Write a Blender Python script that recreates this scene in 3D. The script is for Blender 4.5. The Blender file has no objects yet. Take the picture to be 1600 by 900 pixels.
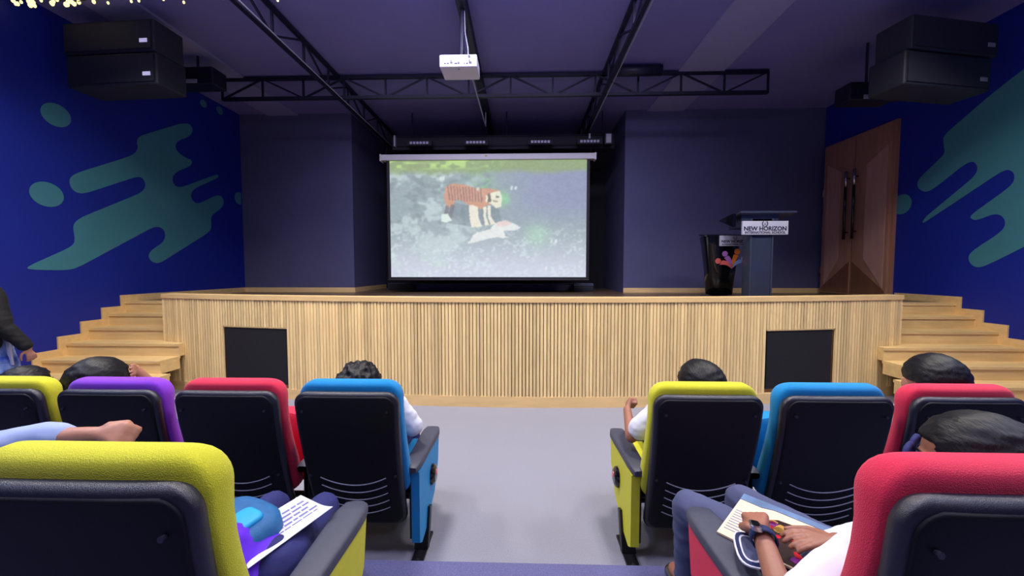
import bpy, bmesh, math, random
import numpy as np
from mathutils import Vector, Matrix, Euler, noise
from mathutils.geometry import tessellate_polygon
random.seed(7)
S = bpy.context.scene
COL = S.collection
PI = math.pi
R = math.radians

# ------------------------------------------------------------------ camera, world, light, exposure
cam = bpy.data.cameras.new('camera'); co = bpy.data.objects.new('camera', cam); COL.objects.link(co)
cam.sensor_width = 36; cam.lens = 36 * 580 / 1600; cam.clip_start = 0.02
co.location = (0, 0, 1.46); co.rotation_euler = (R(90 - 2.76), 0, R(1.58))
S.camera = co
S.view_settings.view_transform = 'Standard'; S.view_settings.look = 'None'
S.view_settings.gamma = 1; S.view_settings.use_curve_mapping = False
S.view_settings.exposure = 0.0
W = bpy.data.worlds.new('world'); S.world = W; W.use_nodes = True
W.node_tree.nodes['Background'].inputs[0].default_value = (0.02, 0.025, 0.06, 1)
W.node_tree.nodes['Background'].inputs[1].default_value = 0.3

def area(name, loc, rot, sx, sy, power, col, spread=180):
    l = bpy.data.lights.new(name, 'AREA'); l.shape = 'RECTANGLE'; l.size = sx; l.size_y = sy
    l.energy = power; l.color = col; l.spread = R(spread)
    o = bpy.data.objects.new(name, l); COL.objects.link(o); o.location = loc
    o.rotation_euler = tuple(R(a) for a in rot); return o
HOUSE = [(-3.6, 2.6), (-1.2, 2.6), (1.2, 2.6), (3.6, 2.6), (-3.6, 0.2), (-1.2, 0.2), (1.2, 0.2), (3.6, 0.2), (-2.4, -2.2), (2.4, -2.2)]
for x, y in HOUSE:      # the recessed ceiling panels over the seats, out of the frame above
    area('panel_light', (x, y, 4.36), (0, 0, 0), 0.55, 0.55, 72 if y > 2 else 24 if y > 0 else 15,
         (1.0, 0.93, 0.84) if y > 2 else (0.70, 0.70, 1.0), 135)
area('stage_fill', (-0.4, 3.3, 4.3), (50, 0, 0), 5.0, 0.3, 70, (0.74, 0.72, 1.0), 95)   # added unseen lamp, aimed forward and down to brighten the back wall
area('ceiling_fill', (-0.2, 1.7, 3.5), (155, 0, 0), 3.5, 0.3, 34, (0.50, 0.43, 1.0), 160)  # added lamp above the view, lifts the dark ceiling
area('side_wash_left', (-4.6, 1.8, 4.2), (0, -38, 0), 0.4, 0.4, 16, (0.55, 0.68, 1.0), 110)
area('side_wash_right', (4.6, 1.8, 4.2), (0, 38, 0), 0.4, 0.4, 16, (0.55, 0.68, 1.0), 110)

# ------------------------------------------------------------------ materials
def lin(c):
    return tuple(((v / 255) / 12.92 if v / 255 <= 0.04045 else ((v / 255 + 0.055) / 1.055) ** 2.4) for v in c)
MATS = {}
def mat(name, rgb, rough=0.6, var=0.0, scale=20, stretch=(1, 1, 1), bump=0.0, bscale=60, metal=0, spec=0.5, sheen=0, coat=0, emit=None, rnd=0, kind='noise', alpha=None, rgb2=None):
    m = bpy.data.materials.new(name); m.use_nodes = True; N = m.node_tree.nodes; L = m.node_tree.links
    b = N['Principled BSDF']; c = lin(rgb)
    b.inputs['Roughness'].default_value = rough; b.inputs['Metallic'].default_value = metal
    b.inputs['Specular IOR Level'].default_value = spec
    b.inputs['Coat Weight'].default_value = coat; b.inputs['Sheen Weight'].default_value = sheen
    tc = N.new('ShaderNodeTexCoord'); mp = N.new('ShaderNodeMapping'); mp.inputs['Scale'].default_value = stretch
    L.new(tc.outputs['Object'], mp.inputs[0])
    if rnd:
        oi = N.new('ShaderNodeObjectInfo'); vm = N.new('ShaderNodeVectorMath'); vm.operation = 'MULTIPLY'
        vm.inputs[1].default_value = (37, 53, 91); cx = N.new('ShaderNodeCombineXYZ')
        for i in range(3): L.new(oi.outputs['Random'], cx.inputs[i])
        L.new(cx.outputs[0], vm.inputs[0]); L.new(vm.outputs[0], mp.inputs['Location'])
    if kind == 'wave':
        t = N.new('ShaderNodeTexWave'); t.inputs['Scale'].default_value = scale; t.inputs['Distortion'].default_value = 6
        t.inputs['Detail'].default_value = 3; fac = t.outputs['Fac']
    elif kind == 'voronoi':
        t = N.new('ShaderNodeTexVoronoi'); t.inputs['Scale'].default_value = scale; fac = t.outputs['Distance']
    else:
        t = N.new('ShaderNodeTexNoise'); t.inputs['Scale'].default_value = scale; t.inputs['Detail'].default_value = 5; fac = t.outputs['Fac']
    L.new(mp.outputs[0], t.inputs['Vector'])
    mx = N.new('ShaderNodeMix'); mx.data_type = 'RGBA'
    a = rgb2 and lin(rgb2) or tuple(v * (1 - var) for v in c); d = c if rgb2 else tuple(min(1, v * (1 + var)) for v in c)
    mx.inputs['A'].default_value = (*a, 1); mx.inputs['B'].default_value = (*d, 1)
    mr = N.new('ShaderNodeMapRange'); mr.inputs[1].default_value = 0.3; mr.inputs[2].default_value = 0.7
    L.new(fac, mr.inputs[0]); L.new(mr.outputs[0], mx.inputs['Factor'])
    out = mx.outputs['Result']
    if rnd:
        hs = N.new('ShaderNodeHueSaturation'); mv = N.new('ShaderNodeMapRange')
        mv.inputs[3].default_value = 1 - rnd; mv.inputs[4].default_value = 1 + rnd
        L.new(oi.outputs['Random'], mv.inputs[0]); L.new(mv.outputs[0], hs.inputs['Value']); L.new(out, hs.inputs['Color']); out = hs.outputs[0]
    L.new(out, b.inputs['Base Color'])
    if bump:
        t2 = N.new('ShaderNodeTexNoise'); t2.inputs['Scale'].default_value = bscale; t2.inputs['Detail'].default_value = 4
        L.new(mp.outputs[0], t2.inputs['Vector'])
        bp = N.new('ShaderNodeBump'); bp.inputs['Strength'].default_value = bump; bp.inputs['Distance'].default_value = 0.004
        L.new((fac if kind == 'voronoi' else t2.outputs['Fac']), bp.inputs['Height']); L.new(bp.outputs[0], b.inputs['Normal'])
    if emit:
        b.inputs['Emission Color'].default_value = (*lin(emit[0]), 1); b.inputs['Emission Strength'].default_value = emit[1]
    MATS[name] = m; return m
mat('slat_wood', (250, 216, 156), 0.55, 0.12, 6, (6, 6, 0.7), 0.15, 40, rnd=0.16)
mat('pale_wood', (236, 200, 140), 0.5, 0.08, 3, (1, 6, 6), 0.08, 40)
mat('stair_wood', (230, 198, 138), 0.45, 0.10, 3, (1, 6, 6), 0.05, 40, rnd=0.06)
mat('backing', (168, 128, 84), 0.7, 0.15, 4)
mat('deck_wood', (104, 84, 66), 0.3, 0.25, 4, (1, 8, 1), 0.05, 30)
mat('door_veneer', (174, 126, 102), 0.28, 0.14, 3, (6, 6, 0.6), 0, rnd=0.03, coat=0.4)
mat('door_reflect_pale', (198, 152, 138), 0.25, 0.08, 3, (6, 6, 0.6), 0, coat=0.4)
mat('door_reflect_dark', (122, 80, 58), 0.3, 0.12, 3, (6, 6, 0.6), 0, coat=0.4)
mat('carpet', (142, 143, 156), 0.97, 0.22, 260, (1, 1, 1), 0.6, 300, spec=0.1, sheen=0.1)
mat('carpet_step', (100, 100, 142), 0.97, 0.22, 260, (1, 1, 1), 0.6, 300, spec=0.1, sheen=0.1)
mat('wall_grey', (84, 84, 120), 0.75, 0.05, 2, (1, 1, 1), 0.05, 80)
mat('wall_blue', (7, 34, 152), 0.6, 0.05, 2, (1, 1, 1), 0.05, 80)
mat('mural_teal', (66, 134, 150), 0.6, 0.05, 2)
mat('black_paint', (13, 13, 26), 0.8, 0.1, 5)
mat('ceiling_paint', (118, 114, 172), 0.85, 0.05, 1.5, (1, 1, 1), 0.04, 60)
mat('ceiling_pale', (140, 138, 180), 0.85, 0.05, 1.5)
mat('steel_black', (20, 20, 44), 0.5, 0.1, 10, metal=0.2)
mat('rod_pale', (150, 150, 165), 0.4, 0.1, 10)
mat('vent_black', (17, 18, 26), 0.85, 0.2, 40, (1, 1, 1), 0.5, 500)
mat('plastic_black', (12, 12, 20), 0.42, 0.15, 120, (1, 1, 1), 0.12, 500)
mat('plastic_rim', (34, 34, 46), 0.33, 0.1, 120, (1, 1, 1), 0.3, 700, spec=0.6)
mat('panel_black', (9, 9, 17), 0.6, 0.15, 120, (1, 1, 1), 0.12, 600, spec=0.3)
mat('pad_black', (62, 65, 82), 0.5, 0.08, 60, (1, 1, 1), 0.1, 500)
mat('groove_highlight', (150, 152, 170), 0.4, 0.05, 10)
mat('metal_chrome', (190, 190, 200), 0.25, 0.05, 10, metal=1)
FAB = {'yellow': (206, 204, 46), 'blue': (14, 132, 196), 'red': (214, 44, 76), 'purple': (134, 58, 208)}
for k, v in FAB.items():
    mat('fabric_' + k, v, 0.85, 0.07, 420, (1, 1, 1.0), 0.25, 420, kind='voronoi', spec=0.25, sheen=0.15)
    mat('board_' + k, v, 0.55, 0.03, 30)
mat('skin', (150, 98, 78), 0.5, 0.08, 14, (1, 1, 1), 0.1, 120)
mat('skin_light', (176, 122, 100), 0.5, 0.08, 14, (1, 1, 1), 0.1, 120)
mat('nail', (205, 160, 145), 0.3, 0.03, 14)
mat('hair', (14, 13, 20), 0.5, 0.5, 14, (9, 2, 2), 0.7, 26, spec=0.32)
mat('hair_brown', (42, 32, 34), 0.45, 0.4, 14, (9, 2, 2), 0.9, 26)
mat('cloth_white', (222, 224, 236), 0.85, 0.04, 8, (1, 1, 1), 0.5, 14)
mat('cloth_lightblue', (156, 172, 214), 0.85, 0.05, 8, (1, 1, 1), 0.5, 14)
mat('cloth_navy', (30, 34, 96), 0.85, 0.15, 8, (1, 1, 1), 0.5, 14)
mat('cloth_slate', (72, 78, 112), 0.85, 0.1, 8, (1, 1, 1), 0.5, 14)
mat('cloth_purple', (92, 28, 208), 0.75, 0.08, 8, (1, 1, 1), 0.5, 14)
mat('cloth_black', (14, 13, 18), 0.85, 0.15, 8, (1, 1, 1), 0.5, 14)
mat('dress_print', (34, 70, 170), 0.8, 0.1, 12, (1, 1, 1), 0.2, 14, rgb2=(150, 175, 225))
mat('eye_white', (225, 225, 225), 0.2); mat('eye_dark', (20, 14, 12), 0.15); mat('lip', (140, 78, 72), 0.5)
mat('paper', (220, 220, 238), 0.6, 0.02, 5)
mat('paper_print', (112, 114, 170), 0.6, 0.1, 40)
mat('paper_cream', (232, 206, 176), 0.45, 0.03, 5)
mat('photo_blue', (96, 122, 158), 0.4, 0.3, 14)
mat('foil_red', (178, 24, 38), 0.25, 0.5, 22, coat=0.5)
mat('foil_gold', (176, 134, 66), 0.25, 0.4, 30, coat=0.5)
mat('foil_purple', (120, 40, 130), 0.25, 0.5, 30, coat=0.5)
mat('photo_brown', (44, 22, 22), 0.3, 0.5, 14)
mat('bag_blue', (24, 92, 146), 0.7, 0.12, 60, (1, 1, 1), 0.3, 200)
mat('bag_cyan', (28, 158, 214), 0.6, 0.06, 60)
mat('bag_navy', (14, 34, 84), 0.7, 0.12, 60, (1, 1, 1), 0.3, 200)
mat('piping_gold', (186, 168, 70), 0.5)
mat('projector_white', (206, 204, 214), 0.5, 0.02, 5)
mat('projector_port', (30, 28, 60), 0.5)
mat('case_white', (206, 204, 206), 0.45, 0.02, 5)
mat('screen_black', (14, 14, 26), 0.6)
mat('podium_steel', (92, 100, 122), 0.3, 0.08, 4, metal=0.5)
mat('podium_dark', (70, 78, 100), 0.25, 0.08, 4, metal=0.3)
mat('gloss_black', (10, 10, 14), 0.22, 0.1, 4, coat=0.5)
mat('sign_white', (214, 216, 236), 0.45, 0.01, 4)
mat('ink_navy', (24, 26, 66), 0.6)
mat('orange', (240, 130, 40), 0.5); mat('coral', (232, 108, 98), 0.5); mat('crimson', (206, 64, 78), 0.5)
mat('lilac', (176, 112, 190), 0.5); mat('sky', (132, 160, 216), 0.5)
mat('speaker_black', (36, 38, 52), 0.6, 0.1, 30, (1, 1, 1), 0.3, 300)
mat('logo_lit', (210, 210, 230), 0.4, emit=((210, 205, 255), 0.5))
mat('label_grey', (150, 150, 165), 0.5)
mat('lens_grey', (150, 150, 175), 0.3)
mat('bulb', (255, 236, 170), 0.4, emit=((255, 236, 160), 1.6))
mat('wire', (14, 20, 14), 0.6)
mat('led_red', (255, 60, 60), 0.4, emit=((255, 70, 70), 1.2)); mat('led_blue', (80, 160, 255), 0.4, emit=((80, 160, 255), 1.2))
mat('badge_red', (200, 80, 90), 0.3, emit=((255, 90, 110), 0.15))
mat('panel_glow', (255, 250, 240), 0.4, emit=((255, 250, 240), 3.0))

# ------------------------------------------------------------------ mesh helpers
def obj(name, bm, m, parent=None, smooth=False):
    me = bpy.data.meshes.new(name); bmesh.ops.recalc_face_normals(bm, faces=bm.faces); bm.to_mesh(me); bm.free()
    if smooth:
        for p in me.polygons: p.use_smooth = True
    me.materials.append(MATS[m]); o = bpy.data.objects.new(name, me); COL.objects.link(o)
    if parent: o.parent = parent
    return o
def smooth_angle(o, a=40):
    for p in o.data.polygons: p.use_smooth = True
    try: o.data.set_sharp_from_angle(angle=R(a))
    except Exception: pass
    return o
def tag(o, label, cat, group=None):
    o['label'] = label; o['category'] = cat
    if group: o['group'] = group
    return o
def struct(o): o['kind'] = 'structure'; return o
def thing(name, label, cat, loc=(0, 0, 0), rz=0, group=None):
    o = bpy.data.objects.new(name, None); COL.objects.link(o); o.location = loc; o.rotation_euler = (0, 0, rz)
    o.empty_display_size = 0.1
    return tag(o, label, cat, group)
def box(bm, x0, x1, y0, y1, z0, z1, bev=0):
    r = bmesh.ops.create_cube(bm, size=1); vs = r['verts']
    for v in vs: v.co = Vector(((x0 + x1) / 2 + v.co.x * (x1 - x0), (y0 + y1) / 2 + v.co.y * (y1 - y0), (z0 + z1) / 2 + v.co.z * (z1 - z0)))
    if bev:
        es = list({e for v in vs for e in v.link_edges})
        bmesh.ops.bevel(bm, geom=es, offset=bev, segments=3, affect='EDGES', profile=0.6)
def B(name, m, x0, x1, y0, y1, z0, z1, parent=None, bev=0):
    bm = bmesh.new(); box(bm, x0, x1, y0, y1, z0, z1, bev); o = obj(name, bm, m, parent)
    return smooth_angle(o) if bev else o
def frame_to(d):
    d = d.normalized(); u = Vector((0, 0, 1)) if abs(d.z) < 0.9 else Vector((1, 0, 0))
    a = d.cross(u).normalized(); return a, d.cross(a).normalized()
def tube(bm, pts, r, n=8, cap=True):
    pts = [Vector(p) for p in pts]; rs = r if isinstance(r, (list, tuple)) else [r] * len(pts); rings = []
    pa = None
    for i, p in enumerate(pts):
        d = (pts[min(i + 1, len(pts) - 1)] - pts[max(i - 1, 0)])
        a, b = frame_to(d)
        if pa is not None:
            a = (pa - d.normalized() * pa.dot(d.normalized())).normalized(); b = d.normalized().cross(a)
        pa = a
        rings.append([bm.verts.new(p + (a * math.cos(2 * PI * k / n) + b * math.sin(2 * PI * k / n)) * rs[i]) for k in range(n)])
    skin(bm, rings, cap)
def skin(bm, rings, cap=True):
    n = len(rings[0])
    for A, Bq in zip(rings, rings[1:]):
        for k in range(n): bm.faces.new((A[k], A[(k + 1) % n], Bq[(k + 1) % n], Bq[k]))
    if cap: bm.faces.new(rings[0][::-1]); bm.faces.new(rings[-1])
def loft(bm, rings):
    skin(bm, [[bm.verts.new(p) for p in r] for r in rings])
def sq(cx, cy, a, b, e, n=28):
    out = []
    for k in range(n):
        t = 2 * PI * k / n; c, s = math.cos(t), math.sin(t)
        out.append((cx + a * math.copysign(abs(c) ** (2 / e), c), cy + b * math.copysign(abs(s) ** (2 / e), s)))
    return out
def beam(bm, p, q, w, h):       # rectangular bar p->q
    p, q = Vector(p), Vector(q); d = q - p; a, b = frame_to(d)
    rings = [[bm.verts.new(c + a * sx * w / 2 + b * sy * h / 2) for sx, sy in ((-1, -1), (1, -1), (1, 1), (-1, 1))] for c in (p, q)]
    skin(bm, rings)
def prism(bm, poly, fn, t):     # polygon (u,v) extruded t ; fn(u,v,w)->point
    a = [bm.verts.new(fn(u, v, 0)) for u, v in poly]; b = [bm.verts.new(fn(u, v, t)) for u, v in poly]
    n = len(poly)
    for k in range(n): bm.faces.new((a[k], a[(k + 1) % n], b[(k + 1) % n], b[k]))
    if n <= 4: bm.faces.new(a[::-1]); bm.faces.new(b)
    else:
        for tr in tessellate_polygon([[Vector((u, v, 0)) for u, v in poly]]):
            try: bm.faces.new([a[i] for i in tr]); bm.faces.new([b[i] for i in tr][::-1])
            except ValueError: pass
def text(name, body, size, m, loc, rot, parent, bold=0.0, sx=1.0):
    cu = bpy.data.curves.new(name, 'FONT'); cu.body = body; cu.size = size; cu.align_x = 'CENTER'; cu.align_y = 'CENTER'
    cu.extrude = 0.001; cu.offset = bold; cu.resolution_u = 3
    t = bpy.data.objects.new('tmp', cu); COL.objects.link(t); bpy.context.view_layer.update()
    me = bpy.data.meshes.new_from_object(t.evaluated_get(bpy.context.evaluated_depsgraph_get()))
    bpy.data.objects.remove(t); me.materials.clear(); me.materials.append(MATS[m])
    o = bpy.data.objects.new(name, me); COL.objects.link(o); o.location = loc; o.rotation_euler = rot; o.scale = (sx, 1, 1); o.parent = parent
    return o
def copy_tree(o, parent=None):
    c = o.copy(); COL.objects.link(c); c.parent = parent
    for ch in list(o.children): copy_tree(ch, c)
    return c

# ------------------------------------------------------------------ room
XL, XR, YB, YA, ZC, DK = -5.45, 5.6, 7.15, 8.8, 4.45, 1.03
struct(B('floor', 'carpet', XL - 0.1, XR + 0.1, -4.2, 9.0, -0.1, 0.0))
struct(B('floor', 'carpet_step', XL, XR, -4.2, 1.575, 0.0, 0.175, bev=0.008))
struct(B('ceiling', 'ceiling_paint', XL - 0.1, XR + 0.1, -4.2, 9.0, ZC, ZC + 0.1))
struct(B('wall_left', 'wall_blue', XL - 0.1, XL, -4.2, 9.0, 0, ZC))
struct(B('wall_right', 'wall_blue', XR, XR + 0.1, -4.2, 9.0, 0, ZC))
struct(B('wall_rear', 'wall_grey', XL, XR, -4.3, -4.2, 0, ZC))
struct(B('wall_back_left', 'wall_grey', XL, -3.27, YB, YA, DK - 0.2, ZC))
struct(B('wall_back_right', 'wall_grey', 1.93, XR, YB, YA, DK - 0.2, ZC))
struct(B('wall_alcove', 'black_paint', -3.3, 1.96, YA, YA + 0.1, DK - 0.2, ZC))
struct(B('trim_1', 'ceiling_pale', 2.33, 3.0, 1.0, YB, ZC - 0.03, ZC))
struct(B('trim_2', 'ceiling_pale', -4.9, -4.3, 1.0, YB, ZC - 0.03, ZC))
bh = 0.09
struct(B('baseboard_left', 'pale_wood', XL, XL + 0.015, 4.95, YB, DK, DK + bh))
struct(B('baseboard_back_left', 'pale_wood', XL, -3.27, YB - 0.015, YB, DK, DK + bh))
struct(B('baseboard_alcove_left', 'pale_wood', -3.285, -3.27, YB - 0.015, YA, DK, DK + bh)).location.x = 0.015
struct(B('baseboard_back_right', 'pale_wood', 1.93, XR, YB - 0.015, YB, DK, DK + bh))
struct(B('baseboard_right', 'pale_wood', XR - 0.015, XR, 4.95, 5.72, DK, DK + bh))

ML = [(3.892, 1.467), (4.353, 1.456), (5.405, 2.116), (5.531, 2.087), (5.56, 1.978), (5.5, 1.867), (5.324, 1.751), (5.273, 1.656), (5.334, 1.573), (5.44, 1.559), (6.33, 2.108), (6.41, 2.201), (6.391, 2.388), (6.495, 2.481), (6.652, 2.592), (6.704, 2.71), (6.651, 2.804), (6.537, 2.793), (6.161, 2.574), (6.052, 2.592), (6.01, 2.698), (6.091, 2.813), (6.609, 3.126), (6.583, 3.179), (5.839, 2.772), (5.733, 2.781), (5.696, 2.891), (5.787, 3.013), (6.056, 3.18), (6.072, 3.275), (5.955, 3.274), (5.823, 3.322), (5.772, 3.385), (5.817, 3.499), (6.051, 3.651), (6.116, 3.778), (6.06, 3.86), (5.901, 3.802), (5.254, 3.381), (5.186, 3.301), (5.208, 3.175), (5.123, 3.06), (4.423, 2.628), (4.367, 2.535), (4.398, 2.423), (4.482, 2.399), (4.581, 2.443), (5.197, 2.796), (5.27, 2.768), (5.293, 2.673), (5.224, 2.567), (4.453, 2.097), (4.38, 2.002), (4.399, 1.858), (4.381, 1.755)]
MR = [(4.416, 3.703), (4.674, 3.572), (5.181, 3.253), (5.187, 3.163), (5.156, 3.036), (5.175, 2.983), (5.476, 2.747), (5.487, 2.631), (5.382, 2.537), (5.27, 2.566), (4.906, 2.814), (4.826, 2.807), (4.78, 2.712), (4.816, 2.617), (5.364, 2.19), (5.394, 2.119), (5.361, 2.124), (4.534, 2.627), (4.465, 2.602), (4.428, 2.52), (4.456, 2.426), (4.85, 2.134), (4.801, 2.08), (4.736, 2.079), (4.609, 2.129), (4.528, 2.102), (4.483, 2.008), (4.518, 1.908), (4.805, 1.692), (4.837, 1.597), (4.773, 1.5), (4.684, 1.491), (4.318, 1.717), (3.905, 2.017), (3.4, 2.35), (3.2, 2.9), (3.5, 3.6), (3.992, 3.9)]
def chaikin(p, k=2):
    for _ in range(k):
        q = []
        for i in range(len(p)):
            a, b = p[i], p[(i + 1) % len(p)]
            L = math.hypot(a[0] - b[0], a[1] - b[1]); f = 0.25 if L < 0.3 else 0.06 / L
            q += [(a[0] * (1 - f) + b[0] * f, a[1] * (1 - f) + b[1] * f), (a[0] * f + b[0] * (1 - f), a[1] * f + b[1] * (1 - f))]
        p = q
    return p
def ell(cy, cz, a, b, tilt=0, n=28):
    return [(cy + a * math.cos(t) * math.cos(tilt) - b * math.sin(t) * math.sin(tilt), cz + a * math.cos(t) * math.sin(tilt) + b * math.sin(t) * math.cos(tilt)) for t in (2 * PI * k / n for k in range(n))]
wl = bpy.data.objects['wall_left']; wr = bpy.data.objects['wall_right']
for poly in [chaikin(ML), ell(4.155, 2.327, 0.155, 0.14), ell(4.283, 3.27, 0.145, 0.13, 0.4), ell(5.91, 4.33, 0.1, 0.08, 0.5), ell(6.34, 4.3, 0.07, 0.06, 0.4), ell(6.68, 4.33, 0.07, 0.07), ell(7.08, 2.84, 0.12, 0.12)]:
    bm = bmesh.new(); poly = [(u, min(v, 4.42)) for u, v in poly]; poly = [(min(u, 7.12), v) for u, v in poly]
    prism(bm, poly, lambda u, v, w: (XL + w, u, v), 0.003); obj('mural_shape', bm, 'mural_teal', wl)
for poly in [chaikin(MR), ell(5.69, 2.43, 0.14, 0.145)]:
    bm = bmesh.new(); prism(bm, poly, lambda u, v, w: (XR - w, u, v), 0.003); obj('mural_shape', bm, 'mural_teal', wr)

# ------------------------------------------------------------------ stage
CR = 18.9; SC = (0.0, 3.9 + CR); HX = 4.40; HS = 1.171
def arc(x, off=0.0):            # point on the curved front, off = outward
    r = CR + off; return SC[1] - math.sqrt(r * r - x * x)
st = thing('stage', 'long curved stage faced with vertical pale timber slats', 'stage', (0, 3.9, 0))
def stg(o): o.parent = st; o.matrix_parent_inverse = Matrix.Translation((0, -3.9, 0)); return o
def curved(name, m, off0, off1, z0, z1, x0=-HX, x1=HX, n=60, yback=None):
    bm = bmesh.new(); rings = []
    for i in range(n + 1):
        x = x0 + (x1 - x0) * i / n
        ya = arc(x, off1); yb = arc(x, off0) if yback is None else yback
        rings.append([(x, ya, z0), (x, yb, z0), (x, yb, z1), (x, ya, z1)])
    loft(bm, rings); return stg(obj(name, bm, m))
bm = bmesh.new()      # deck: fills to the back wall, alcove and both side walls
n = 60; rings = []
for i in range(n + 1):
    x = -HX + 2 * HX * i / n; ya = arc(x, -0.1); rings.append([(x, ya, DK - 0.12), (x, YB, DK - 0.12), (x, YB, DK), (x, ya, DK)])
loft(bm, rings)
box(bm, XL, -HX, 4.95, YB, DK - 0.12, DK); box(bm, HX, XR, 4.95, YB, DK - 0.12, DK); box(bm, -3.27, 1.93, YB, YA, DK - 0.12, DK)
stg(obj('deck', bm, 'deck_wood'))
curved('front_backing', 'backing', -0.12, -0.02, 0.0, HS - 0.05)
curved('top_moulding', 'pale_wood', -0.14, 0.03, HS - 0.05, HS)
curved('plinth', 'pale_wood', -0.02, 0.022, 0.0, 0.115)
for s in (-1, 1):
    x0, x1 = sorted((s * (HX - 0.1), s * HX)); stg(B('side_panel', 'pale_wood', x0, x1, arc(HX, -0.02), 4.95, 0, HS - 0.05))
VENT = [(-3.47, -2.64), (2.665, 3.46)]; VZ = 0.80; VB = 0.16
bm = bmesh.new(); box(bm, -0.0143, 0.0143, -0.011, 0.011, 0, 1, 0); me_s = bpy.data.meshes.new('slat'); bm.to_mesh(me_s); bm.free(); me_s.materials.append(MATS['slat_wood'])
NS = 238
for i in range(NS):
    a = math.asin(HX / CR) * (-1 + 2 * (i + 0.5) / NS); x = CR * math.sin(a)
    inv = any(v0 - 0.012 < x < v1 + 0.012 for v0, v1 in VENT)
    z0, z1 = (VZ + 0.012 if inv else 0.115), HS - 0.05
    o = bpy.data.objects.new('slat', me_s); COL.objects.link(o); y = arc(x, 0)
    o.parent = st; o.location = (x, y - 3.9 + 0.0 - 0.009, z0); o.rotation_euler = (0, 0, a); o.scale = (random.uniform(0.93, 1.07), random.uniform(0.8, 1.1), z1 - z0)
for v0, v1 in VENT:
    v = curved('vent_panel', 'vent_black', -0.02, 0.008, VB, VZ, v0, v1, 8)
    curved('vent_trim', 'pale_wood', -0.02, 0.016, VZ, VZ + 0.014, v0 - 0.01, v1 + 0.01, 8)

# stairs
def stairs(sgn, name_label):
    wallx = XL if sgn < 0 else XR
    t = thing('staircase', name_label, 'stairs', (wallx, 4.92, 0), 0, None)
    def par(o): o.parent = t; o.matrix_parent_inverse = Matrix.Translation((-wallx, -4.92, 0)); return o
    rr = DK / 7; tt = 0.235
    for i in range(1, 7):
        y1 = 4.95 - tt * (i - 1); y0 = 4.95 - tt * i; z = DK - rr * i
        inner = HX + 0.001 if y0 > arc(HX) - 0.05 else HX - 0.34 - 0.1 * max(0, i - 4)
        if y0 <= arc(HX) - 0.05:   # steps that wrap in front of the curved slats stay clear of them
            y1 = min(y1, 4.95)
        xa, xb = sorted((wallx, sgn * inner))
        def stepbox(nm, ya, yb, za, zb, mt, bev=0):
            if y0 > arc(HX) - 0.05:
                return par(B(nm, mt, xa, xb, ya, yb, za, zb, None, bev))
            bm = bmesh.new(); N = 10; rings = []
            for k in range(N + 1):
                x = sgn * inner + (sgn * (HX + 0.0) - sgn * inner) * k / N
                lim = min(yb, arc(min(HX, abs(x)), 0.025)) if abs(x) < HX - 0.001 else yb
                if lim <= ya + 0.002: lim = ya + 0.002
                rings.append([(x, ya, za), (x, lim, za), (x, lim, zb), (x, ya, zb)])
            x = wallx; rings.append([(x, ya, za), (x, yb, za), (x, yb, zb), (x, ya, zb)])
            loft(bm, rings); return par(obj(nm, bm, mt))
        stepbox('tread', y0 - 0.012, y1 + 0.012, z - 0.028, z, 'stair_wood')
        stepbox('riser', y0, y0 + 0.02 if False else y1, max(0, z - rr), z - 0.028, 'stair_wood')
    par(B('riser', 'stair_wood', *sorted((wallx, sgn * (HX + 0.001))), 4.925, 4.949, DK - rr, DK - 0.028))
    par(B('tread', 'stair_wood', *sorted((wallx, sgn * (HX + 0.001))), 4.915, 5.1, DK - 0.028, DK + 0.002))
    # stepped skirting on the wall
    bm = bmesh.new(); prof = [(4.95, DK + bh)]
    z = DK + bh; y = 4.92
    prof = [(4.96, DK - 0.1), (4.96, DK + bh), (4.87, DK + bh)]; y = 4.87
    for i in range(1, 8):
        z = DK + bh - rr * i; prof += [(y, z), (y - tt, z)]; y -= tt
    prof += [(y, 0.0), (4.3, 0.0)]
    prism(bm, prof, lambda u, v, w: (wallx - sgn * w, u, v), 0.018); par(obj('skirting', bm, 'pale_wood'))
    return t
stairs(-1, 'pale timber steps climbing to the stage along the left blue wall')
stairs(1, 'pale timber steps climbing to the stage along the right blue wall')

# door on right wall
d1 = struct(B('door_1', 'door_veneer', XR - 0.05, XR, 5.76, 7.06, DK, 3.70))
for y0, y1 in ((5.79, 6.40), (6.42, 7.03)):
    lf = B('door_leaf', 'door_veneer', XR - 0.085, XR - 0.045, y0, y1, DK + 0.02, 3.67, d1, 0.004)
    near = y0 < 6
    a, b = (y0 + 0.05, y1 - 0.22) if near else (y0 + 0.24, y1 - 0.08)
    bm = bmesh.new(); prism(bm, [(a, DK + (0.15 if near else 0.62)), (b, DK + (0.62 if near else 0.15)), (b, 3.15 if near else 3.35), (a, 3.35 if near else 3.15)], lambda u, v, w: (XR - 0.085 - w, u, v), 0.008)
    obj('reflection_pale', bm, 'door_reflect_pale', lf)  # paler shape stands in for a reflection on the glossy leaf
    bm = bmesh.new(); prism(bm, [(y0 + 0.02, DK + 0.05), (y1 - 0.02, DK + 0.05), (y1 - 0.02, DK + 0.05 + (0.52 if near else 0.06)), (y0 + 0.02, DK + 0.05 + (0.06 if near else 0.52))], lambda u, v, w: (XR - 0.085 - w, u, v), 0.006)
    obj('reflection_dark', bm, 'door_reflect_dark', lf)  # darker wedge, the floor's reflection in the leaf put into colour
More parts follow.
